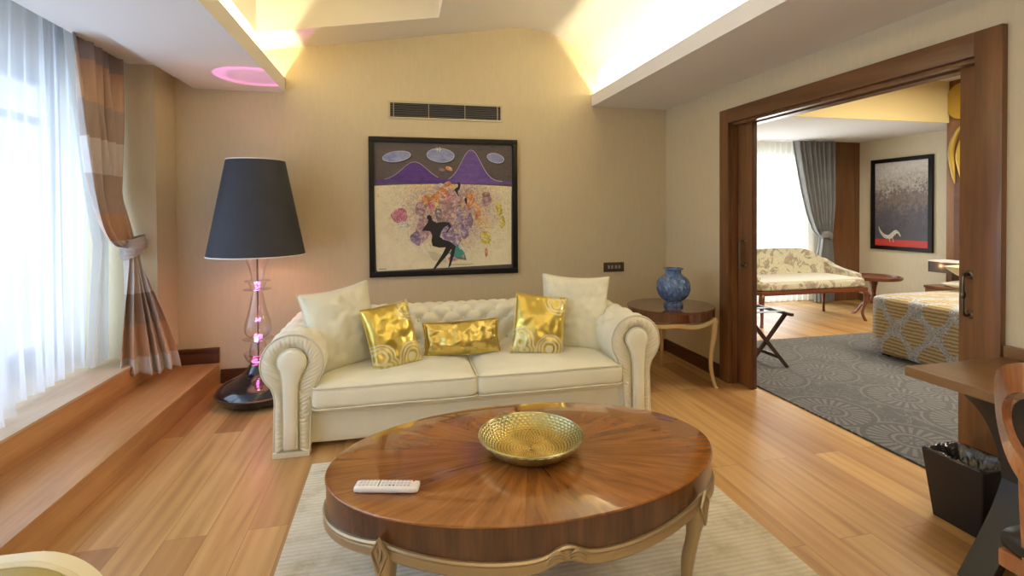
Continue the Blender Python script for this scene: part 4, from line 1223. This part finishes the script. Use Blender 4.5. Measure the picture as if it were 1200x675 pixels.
# ============================================================ DESK, BIN, CHAIR, ARMCHAIR
dk = thing('writing_desk', 'walnut-topped writing desk on curved black steel legs against the right wall', 'desk', (2.33, .9, 0))
DX0, DX1, DY0, DY1 = 2.04 - 2.33, 2.602 - 2.33, -.9, 1.655 - .9
bm = B(DX0, DX1, DY0, DY1, .712, .750, .003); obj('desktop', bm, M['desk'], dk)
obj('upstand', B(DX1 - .022, DX1, DY0, DY1, .7505, .80, .002), M['desk'], dk)
def arc_leg(pts, y0, y1, th=.036):
    sp = spline(pts, 8); bm = bmesh.new(); n = len(sp); rings = []
    for i, p in enumerate(sp):
        a = Vector(sp[max(0, i - 1)]); b = Vector(sp[min(n - 1, i + 1)]); t = (b - a).normalized(); nn = Vector((-t.y, t.x)) * th / 2
        if i in (0, n - 1): nn = Vector((th / 2 / max(.3, abs(t.y)), 0)) * (-1 if t.y > 0 else 1) * 1.0
        q = Vector(p); rings.append([bm.verts.new((q.x - nn.x, y0, q.y - nn.y)), bm.verts.new((q.x + nn.x, y0, q.y + nn.y)), bm.verts.new((q.x + nn.x, y1, q.y + nn.y)), bm.verts.new((q.x - nn.x, y1, q.y - nn.y))])
    for a, b in zip(rings, rings[1:]):
        for k in range(4): bm.faces.new((a[k], a[(k + 1) % 4], b[(k + 1) % 4], b[k]))
    bm.faces.new(rings[0][::-1]); bm.faces.new(rings[-1]); return bm
for yy in (1.38 - .9, -.75):
    obj('curved_leg', arc_leg([(-.225, .712), (-.145, .64), (-.085, .56), (-.042, .475), (-.02, .40), (-.01, .32), (.03, .20), (.10, .09), (.19, 0)], yy, yy + .097), M['gunmetal'], dk, angle=30)
    obj('curved_leg', arc_leg([(-.235, 0), (-.133, .135), (-.075, .22), (-.03, .305), (0, .385), (.012, .46), (.05, .56), (.12, .65), (.20, .712)], yy + .001, yy + .096), M['gunmetal'], dk, angle=30)
# bin
bn = thing('waste_bin', 'black tapered waste bin with clear liner beside the desk', 'bin', (2.455, 1.70, 0))
def ringbox(bm, cx, cy, hx, hy, z, r=.008):
    out = []
    for sx, sy, a0 in ((1, -1, -90), (1, 1, 0), (-1, 1, 90), (-1, -1, 180)):
        for k in range(4):
            a = R(a0 + 30 * k); out.append(bm.verts.new((cx + sx * (hx - r) + r * cos(a), cy + sy * (hy - r) + r * sin(a), z)))
    return out
bm = bmesh.new(); rs = [ringbox(bm, 0, 0, .074, .100, 0), ringbox(bm, 0, 0, .107, .128, .30), ringbox(bm, 0, 0, .104, .125, .302), ringbox(bm, 0, 0, .101, .122, .298), ringbox(bm, 0, 0, .070, .096, .008)]
for a, b in zip(rs, rs[1:]):
    for k in range(16): bm.faces.new((a[k], a[(k + 1) % 16], b[(k + 1) % 16], b[k]))
bm.faces.new(rs[0][::-1]); bm.faces.new(rs[-1])
obj('bin_body', bm, plain('matt_black_metal', (.014, .013, .013), .5), bn)
bm = bmesh.new()
def lin(u, v):
    a = 2 * pi * u; m = (abs(cos(a)) ** 6 + abs(sin(a)) ** 6) ** (-1 / 6)
    k = 1 - .85 * v; zz = .312 - .10 * smooth(v * 1.3) + .016 * nz(cos(a) * 7 + 5, sin(a) * 7, v * 9) + .022 * nz(cos(a) * 2.2 + 5, sin(a) * 2.2, v * 3) * (1 - abs(2 * v - .9))
    if v < .12: zz = .300 + .1 * v; k = 1.02 - .3 * v
    return (.104 * m * cos(a) * k + .006 * nz(u * 20, v * 6), .125 * m * sin(a) * k + .006 * nz(v * 6, u * 20), zz)
grid(bm, 90, 26, lin, True)
obj('bin_liner', bm, M['liner'], bn, angle=180)

# desk chair with an oval open back
ch = thing('desk_chair', 'glossy walnut chair with rounded back drawn up to the desk at the frame edge', 'chair', (1.90, .85, 0))
CBX = -.245
def hoop(bm, cy, cz, ry, rz, wd, th, x0, tilt=.12, a0=0, a1=2 * pi, n=56):
    rings = []
    for i in range(n + 1):
        a = a0 + (a1 - a0) * i / n
        ring = []
        for (dr, dx) in ((-wd / 2, -th / 2), (wd / 2, -th / 2 * .7), (wd / 2, th / 2 * .7), (-wd / 2, th / 2)):
            y = cy + (ry + dr) * cos(a); z = cz + (rz + dr) * sin(a)
            ring.append(bm.verts.new((x0 + dx - (z - .45) * tilt - .12 * (1 - ((y - cy) / ry) ** 2) * 1.0 + .06, y, z)))
        rings.append(ring)
    for a, b in zip(rings, rings[1:]):
        for k in range(4): bm.faces.new((a[k], a[(k + 1) % 4], b[(k + 1) % 4], b[k]))
    return bm
bm = bmesh.new(); hoop(bm, 0, .835, .225, .150, .072, .035, CBX); obj('back_hoop', bm, M['chairwood'], ch, angle=30)
bm = bmesh.new()
def padf(sg):
    def f(u, v):
        a = 2 * pi * u; q = v; y = .165 * q * cos(a); z = .835 + .100 * q * sin(a)
        return (CBX - (z - .45) * .12 - .12 * (1 - (y / .225) ** 2) + .06 + sg * .013 * (1 - q ** 4), y, z)
    return f
grid(bm, 40, 8, padf(-1), True); grid(bm, 40, 8, padf(1), True)
obj('back_pad', bm, fabric('black_leather', (.008, .008, .008), .5, .1, 200, 0, .1), ch)
seat = soft(bmesh.new(), 0.0, 0, .455, .46, .48, .07, .03, 10, .015); obj('seat', seat, M['darkwood'] if 0 else fabric('dark_seat_leather', (.02, .016, .014), .45, .1, 200, 0, .1), ch)
obj('seat_frame', B(-.225, .225, -.235, .235, .375, .425, .008), M['chairwood'], ch)
for sx, sy in ((-1, -1), (-1, 1), (1, -1), (1, 1)):
    bm = bmesh.new()
    pts = spline([(sx * .205 + (-.02 if sx < 0 else .0), sy * .18, 0, .018), (sx * .205, sy * .17, .2, .020), (sx * .20, sy * .16, .40, .023)] + ([(-.225, sy * .15, .56, .024), (-.285, sy * .12, .71, .022)] if sx < 0 else []), 6)
    def sec(i):
        x, y, z, r = pts[i]; return [(x + r * a, y + r * b, z) for a, b in ((-1, -.8), (1, -.8), (1, .8), (-1, .8))]
    sweep(bm, pts, sec); obj('leg', bm, M['chairwood'], ch, angle=30)

# armchair close to the camera
ac = thing('armchair', 'cream and olive armchair whose rounded back shows at the lower left corner', 'armchair', (-.865, .545, 0), (0, 0, R(-2)))
def slab(hw, z0, z1, y0, y1, r, bev=.018):
    poly = []
    for k in range(13):
        a = pi / 2 * k / 12; poly.append((hw - r + r * sin(pi / 2 - a) if 0 else hw - r + r * cos(a), z1 - r + r * sin(a)))
    for k in range(13):
        a = pi / 2 + pi / 2 * k / 12; poly.append((-hw + r + r * cos(a), z1 - r + r * sin(a)))
    poly += [(-hw, z0), (hw, z0)]
    bm = bmesh.new(); prism(bm, poly, lambda a, b, d: (a, d, b), y0, y1)
    es = [e for e in bm.edges if abs((e.verts[0].co.y - e.verts[1].co.y)) < 1e-6]
    bmesh.ops.bevel(bm, geom=es, offset=bev, segments=4, profile=.5, affect='EDGES')
    return bm, poly
bm, poly = slab(.40, .30, .868, .370, .395, .115, .009)
obj('backrest', bm, M['sofa'], ac, angle=60)
bm, poly2 = slab(.392, .34, .864, .225, .372, .110, .02); obj('back_cushion', bm, M['armchair'], ac, angle=60, label='olive yellow inner back')
bm = bmesh.new(); tube(bm, [(x, .370, z) for x, z in poly2], .006, 6, True); obj('piping', bm, M['pipe'], ac)
for s in (-1, 1):
    obj('armrest', soft(bmesh.new(), s * .36, -.04, .44, .13, .62, .34, .05, 10), M['sofa'], ac)
obj('seat_cushion', soft(bmesh.new(), 0, -.05, .39, .58, .56, .16, .04, 10, .02), M['armchair'], ac)
obj('base_frame', soft(bmesh.new(), 0, -.02, .22, .80, .66, .17, .02, 8), M['sofa'], ac)
for sx in (-1, 1):
    for sy in (-1, 1):
        bm = bmesh.new(); tube(bm, [(sx * .33, sy * .27 - .02, .14), (sx * .34, sy * .28 - .02, 0)], [.026, .016], 10); obj('leg', bm, M['darkwood'], ac)

# ============================================================ BEDROOM THINGS
# bed
def spread_mat():
    t = NT('ogee_bedspread')
    v = t.coord(); o = t.sep(v)
    n = t.noise(v, 9, 4, .65, 2.0)
    a = t.math('ADD', t.math('MULTIPLY', o[1], 1.0), t.math('MULTIPLY', o[0], .8)); b = t.math('ADD', o[2], t.math('MULTIPLY', o[0], .6))
    k = 2 * pi / .34
    s1 = t.math('ADD', t.math('SINE', t.math('MULTIPLY', a, k)), t.math('SINE', t.math('MULTIPLY', b, k * .8)))
    s1 = t.math('ADD', s1, t.math('MULTIPLY', t.math('SUBTRACT', n, .5), 2.0))
    lat = t.math('LESS_THAN', t.math('ABSOLUTE', s1), t.math('MULTIPLY', n, 1.15))
    st = t.math('SINE', t.math('ADD', t.math('MULTIPLY', b, 2 * pi / .032), t.math('MULTIPLY', n, 5)))
    gold = t.mix(t.math('GREATER_THAN', st, .1), (.26, .17, .07), (.46, .37, .19))
    n2 = t.noise(v, 55, 3, .7, 2)
    silver = t.ramp(n2, [(.38, (.14, .145, .17)), (.5, (.34, .35, .37)), (.64, (.62, .63, .65))])
    t.set(col=t.mix(lat, gold, silver), rough=.5, sheen=.3, spec=.5); t.bump(n2, .3, .004)
    return t.m
bed = thing('bed', 'double bed under a gold and silver patterned bedspread in the far room', 'bed', (4.40, 2.9, 0))
def bsp(u, v):
    pass
bm = soft(bmesh.new(), 1.0, 0.04, .315, 1.98, 1.96, .555, .06, 24, .02)
for v in bm.verts:
    if v.co.z < .45:
        k = (.45 - v.co.z) / .4; v.co.x += (-.012 + .012 * sin(v.co.y * 21)) * k * (v.co.x < .1); v.co.y += .012 * sin(v.co.x * 19) * k * (abs(v.co.y) > .9)
        
obj('bedspread', bm, spread_mat(), bed, angle=80)
obj('mattress_base', B(.08, 1.96, -.90, .98, .03, .12, .01), M['black'], bed)
for x in (.12, 1.9):
    for y in (-.85, .93): obj('leg', B(x - .03, x + .03, y - .03, y + .03, 0.012, .04), M['black'], bed)
pillow('bed_pillow', 'pale gold pillow propped on the patterned bedspread', .66, .46, .17, fabric('champagne_satin', (.66, .56, .32), .4, .1, 200, .3, .05), (5.40, 3.50, .755), 90, -68, 0, .008, .05, 21, M['linen'], cat='pillow')
pillow('bed_pillow', 'white pillow lying flat under the pale gold one', .70, .46, .12, M['linen'], (5.42, 3.51, .668), 90, -90, 0, .008, .05, 25, None, cat='pillow')
# reading-light box on the headboard
rl = thing('bedside_lamp', 'wide rectangular dark bedside lampshade against the headboard panel', 'lamp', (6.25, 4.52, 0))
bm = bmesh.new()
for a in ((-.13, .13, .16, .17), (-.13, .13, -.17, -.16), (-.13, -.122, -.17, .17), (.122, .13, -.17, .17)): box(bm, *a, .66, .785)
t = NT('lit_dark_shade'); n = t.sep(t.coord())
t.set(col=(.07, .055, .05), rough=.7)
obj('lamp_shade', bm, t.m, rl)
obj('shade_rim', B(-.134, .134, -.174, .174, .783, .797, .002), M['lining'], rl, label='white rim')
obj('lamp_stand', (lambda b: lathe(b, [(0, .50), (.07, .50), (.07, .515), (.014, .53), (.014, .70), (0, .70)], 24))(bmesh.new()), M['bronze'], rl)
bm = bmesh.new(); uvsphere(bm, (-.15, .06, .715), .012); bm.free()
nt_ = thing('bedside_table', 'dark bedside cabinet between the bed and the walnut column wall', 'bedside table', (6.25, 4.37, 0))
obj('cabinet_body', B(-.16, .16, -.18, .33, .05, .47, .006), M['walnut_x'], nt_); obj('tabletop', B(-.17, .165, -.19, .34, .47, .50, .004), M['walnut_x'], nt_)
for s in (0, 1): obj('drawer_front', B(-.170, -.160, -.17, .32, .06 + .205 * s, .255 + .205 * s, .003), M['walnut_y'], nt_)
point('bedside_lamp_light', (6.12, 4.55, .74), 1.2, (1.0, .55, .25), .02)
# gold leaf ornament on the panel
go = thing('gold_leaf_ornament', 'gold disc and leaf strips mounted on the walnut headboard panel', 'wall ornament', (6.42, 4.3, 0))
M['gilt'] = plain('gilt_metal', (.62, .44, .12), .32, .85)
bm = bmesh.new()
prism(bm, oval(.24, 2.66, .17, .21, 0), lambda a, b, d: (d, a, b), -.025, -.001); obj('disc', bm, M['gilt'], go)
for k, (y0, h0, w_) in enumerate(((.35, 0, .030), (.27, .05, .026), (.18, .08, .022))):
    sp = spline([(y0 - .16, 2.42 - h0 * .3), (y0 - .05, 2.27 - h0), (y0 + .0, 2.08 - h0), (y0 - .02, 1.85), (y0 - .04, 1.70)], 6)
    bm = bmesh.new(); tube(bm, [(-.012, a, b) for a, b in sp], [.004 + w_ * sin(pi * min(1, (i + 1) / len(sp))) for i in range(len(sp))], 8, up=(1, 0, 0)); obj('leaf_strip', bm, M['gilt'], go)
# second painting
p2 = thing('framed_painting', 'tall grey painting with a red band and white bird, on the bedroom wall', 'painting', (BX, 5.70, 1.472))
bm = bmesh.new(); PW2, PH2, FT2 = .445, .66, .055
for a in ((-.035, 0, -PW2, PW2, PH2 - FT2, PH2), (-.035, 0, -PW2, PW2, -PH2, -PH2 + FT2), (-.035, 0, -PW2, -PW2 + FT2, -PH2 + FT2, PH2 - FT2), (-.035, 0, PW2 - FT2, PW2, -PH2 + FT2, PH2 - FT2)): box(bm, *a, .003)
obj('frame', bm, M['frame'], p2)
t = NT('grey_abstract_paint'); o3 = t.sep(t.coord()); n = t.noise(t.coord(), 7, 5, .7, 1); n5 = t.noise(t.coord((1, 1, 1)), 24, 4, .7, 1.5)
f = t.math('ADD', t.math('MULTIPLY', t.math('ADD', o3[2], .6), .8), t.math('MULTIPLY', t.math('SUBTRACT', n5, .5), .75))
f = t.math('ADD', f, t.math('MULTIPLY', t.math('SUBTRACT', n, .5), .5))
t.set(col=t.ramp(f, [(.18, (.085, .08, .10)), (.42, (.13, .12, .15)), (.52, (.30, .22, .19)), (.58, (.13, .12, .14)), (.66, (.42, .38, .35)), (.8, (.60, .58, .58)), (.98, (.74, .73, .75))]), rough=.5)
obj('canvas', B(-.012, -.002, -PW2 + FT2, PW2 - FT2, -PH2 + FT2, PH2 - FT2), t.m, p2, False)
obj('red_band', B(-.0132, -.0118, -PW2 + FT2, PW2 - FT2, -PH2 + FT2, -PH2 + FT2 + .095), plain('red_paint', (.62, .05, .04), .5), p2, False)
bird = spline([(.33, -.33), (.30, -.40), (.24, -.46), (.17, -.475), (.11, -.43), (.07, -.395), (.03, -.41), (.00, -.46)], 6)
bm = bmesh.new(); tube(bm, [(-.014, a, b) for a, b in bird], [.006 + .026 * sin(pi * i / (len(bird) - 1)) ** 1.4 for i in range(len(bird))], 8, up=(1, 0, 0))
for v in bm.verts: v.co.x = -.014 + (v.co.x + .014) * .08
for a in (.17, .12): tube(bm, [(-.0145, a, -.47), (-.0145, a - .02, -.55)], .004, 5)
obj('white_bird', bm, cm['white'], p2)
# bedroom curtains
def bdrape(u, v):
    z = 2.42 * (1 - v) + .02 * v; TZ2 = 1.0
    l0, r0_ = 6.16, 6.34
    if z > TZ2:
        f = (z - TZ2) / (2.42 - TZ2); a = l0 + (5.70 - l0) * f ** .5; b = r0_ + (6.40 - r0_) * min(1, 3 * f); amp = .035 + .01 * f
    else:
        f = (TZ2 - z) / TZ2; a = l0 - .08 * smooth(f * 2); b = r0_ + .03 * smooth(f * 2); amp = .035
    x = a + (b - a) * u
    return (x - 6.1, 6.28 + amp * (sin(u * 8 * 2 * pi + z * .5) + .3 * sin(u * 37)) - 6.3, z)
bc = thing('curtain_panel', 'slate grey curtain tied back at the bedroom window', 'curtain', (6.1, 6.3, 0))
bm = bmesh.new(); grid(bm, 220, 70, bdrape); obj('curtain_fabric', bm, M['grey_drape'], bc, angle=180)
bm = bmesh.new(); lathe(bm, spline([(.085, -.05), (.105, -.02), (.11, .02), (.095, .05)], 4), 28, .15, -.02, 1.0)
for v in bm.verts: v.co.y = (v.co.y + .02) * .7 - .02; v.co.z += .03 * sin(v.co.x * 14)
obj('tieback', bm, M['grey_drape'], bc, angle=180)
sheer_panel('sheer_curtain', 'cream voile curtain across the bedroom window', lambda y: 0, 0, 1, 0, 1, M['sheer2'], 1, 0, 1, 0, 4, (0, 0, 0)) if 0 else None
s2 = thing('sheer_curtain', 'cream voile curtain across the bedroom window', 'curtain', (5.2, 6.4, 0))
bm = bmesh.new(); grid(bm, 260, 24, lambda u, v: (-1.1 + 2.15 * u, .0 + .03 * sin(u * 22 * 2 * pi + .8 * sin(v * 3)) , 2.42 * (1 - v) + .03 * v)); obj('sheer_fabric', bm, M['sheer2'], s2, angle=180)
# bench settee
def bench_mat():
    t = NT('rose_upholstery'); v = t.coord()
    n = t.noise(v, 8.5, 3, .55, .8); n2 = t.noise(v, 30, 3, .7, 1.5); n3 = t.noise(t.coord(loc=(4, 2, 1)), 12, 3, .6, 1)
    flower = t.ramp(n3, [(.35, (.24, .28, .20)), (.5, (.34, .27, .20)), (.62, (.50, .33, .28)), (.72, (.30, .34, .28))])
    m = t.math('MULTIPLY', t.math('GREATER_THAN', n, .53), t.math('GREATER_THAN', n2, .42))
    t.set(col=t.mix(m, t.ramp(n2, [(.3, (.52, .49, .34)), (.7, (.66, .63, .48))]), flower), rough=.7, sheen=.2); return t.m
bench = thing('upholstered_settee', 'rose-patterned settee on dark curved legs under the bedroom window', 'settee', (4.95, 5.45, 0))
BW = .76
bmat = bench_mat()
bm = soft(bmesh.new(), 0, 0, .475, 2 * BW, .66, .11, .04, 20, .02); obj('seat', bm, bmat, bench, angle=70); obj('seat_top', soft(bmesh.new(), 0, -.01, .527, 2 * BW - .06, .60, .035, .015, 12, .012), M['linen'], bench, label='pale seat panel')
bm = bmesh.new(); box(bm, -BW - .01, BW + .01, -.345, .335, .375, .425, .012); obj('seat_rail', bm, M['benchwood'], bench)
bp = [(-BW, .45)] + spline([(-BW - .04, .60), (-BW + .02, .70), (-BW + .18, .80), (-BW + .36, .87), (-.2, .885), (.2, .885), (BW - .36, .87), (BW - .18, .80), (BW - .02, .70), (BW + .04, .60)], 6) + [(BW, .45)]
bm = bmesh.new(); prism(bm, bp, lambda a, b, d: (a, d + .12 * (b - .45) , b), .22, .31)
bmesh.ops.bevel(bm, geom=[e for e in bm.edges if abs((e.verts[0].co.y - .12 * (e.verts[0].co.z - .45)) - (e.verts[1].co.y - .12 * (e.verts[1].co.z - .45))) < 1e-4], offset=.025, segments=4, affect='EDGES')
obj('backrest', bm, bmat, bench, angle=60)
for s in (-1, 1):
    ap = [(-.24, .46)] + spline([(-.27, .50), (-.26, .565), (-.16, .595), (0, .62), (.16, .665), (.33, .74)], 5) + [(.33, .46)]
    bm = bmesh.new(); prism(bm, ap, lambda a, b, d: (s * (BW - .02) + d, a, b), -.05, .05)
    bmesh.ops.bevel(bm, geom=[e for e in bm.edges if abs(e.verts[0].co.x - e.verts[1].co.x) < 1e-4], offset=.035, segments=4, affect='EDGES')
    obj('armrest', bm, bmat, bench, angle=70)
    for yy, o_ in ((-.31, -1), (.30, 1)):
        bm = bmesh.new(); sp2 = spline([(0, .40, .032), (.02, .33, .034), (.01, .22, .024), (-.01, .10, .017), (.015, .0, .020)], 6)
        def sec(i):
            q, z, r = sp2[i]; return [(s * (BW - .02 + q) + r * cos(2 * pi * k / 10), yy + o_ * q + r * sin(2 * pi * k / 10), z) for k in range(10)]
        sweep(bm, sp2, sec); obj('leg', bm, M['benchwood'], bench, angle=60)
# small round tray table
tt_ = thing('tray_table', 'small round wooden tray table at the right end of the settee', 'table', (6.16, 5.42, 0))
bm = bmesh.new(); lathe(bm, [(0, .470), (.27, .470), (.30, .476), (.312, .49), (.312, .515), (.300, .517), (.297, .497), (.285, .492), (0, .492)], 64); obj('tabletop', bm, M['benchwood'], tt_, angle=35)
bm = bmesh.new(); lathe(bm, [(0, .15), (.03, .15), (.045, .20), (.022, .28), (.035, .38), (.05, .44), (.05, .47), (0, .47)], 24); obj('pedestal', bm, M['benchwood'], tt_)
for k in range(3):
    a = 2 * pi * k / 3 + .5; bm = bmesh.new(); tube(bm, spline([(.01 * cos(a), .01 * sin(a), .19), (.12 * cos(a), .12 * sin(a), .14), (.20 * cos(a), .20 * sin(a), .03), (.26 * cos(a), .26 * sin(a), .012)], 5), .015, 8); obj('leg', bm, M['benchwood'], tt_)
# luggage rack
lr = thing('luggage_rack', 'dark wooden folding luggage rack just inside the bedroom doorway', 'luggage rack', (3.12, 3.95, .012))
for yy in (-.20, .20):
    for s in (-1, 1):
        bm = bmesh.new(); a = Vector((-s * .20, 0)); b = Vector((s * .20, .47)); d = (b - a).normalized(); nn = Vector((-d.y, d.x)) * .016
        box_ = [(a - nn), (a + nn), (b + nn), (b - nn)]; y0 = yy + s * .012
        prism(bm, [(q.x, q.y) for q in box_], lambda p, q, e: (p, e, q), y0 - .010, y0 + .010)
        for v in bm.verts: v.co.z = max(0, v.co.z)
        obj('crossed_leg', bm, M['darkwood'], lr, False)
for s in (-1, 1):
    obj('top_rail', B(s * .20 - .016, s * .20 + .016, -.27, .27, .465, .49, .004), M['darkwood'], lr)
    obj('lower_rail', B(s * .13 - .01, s * .13 + .01, -.20, .20, .08, .11, .003), M['darkwood'], lr)
for yy in (-.16, 0, .16): obj('strap', B(-.20, .20, yy - .03, yy + .03, .489, .493), M['black'], lr)
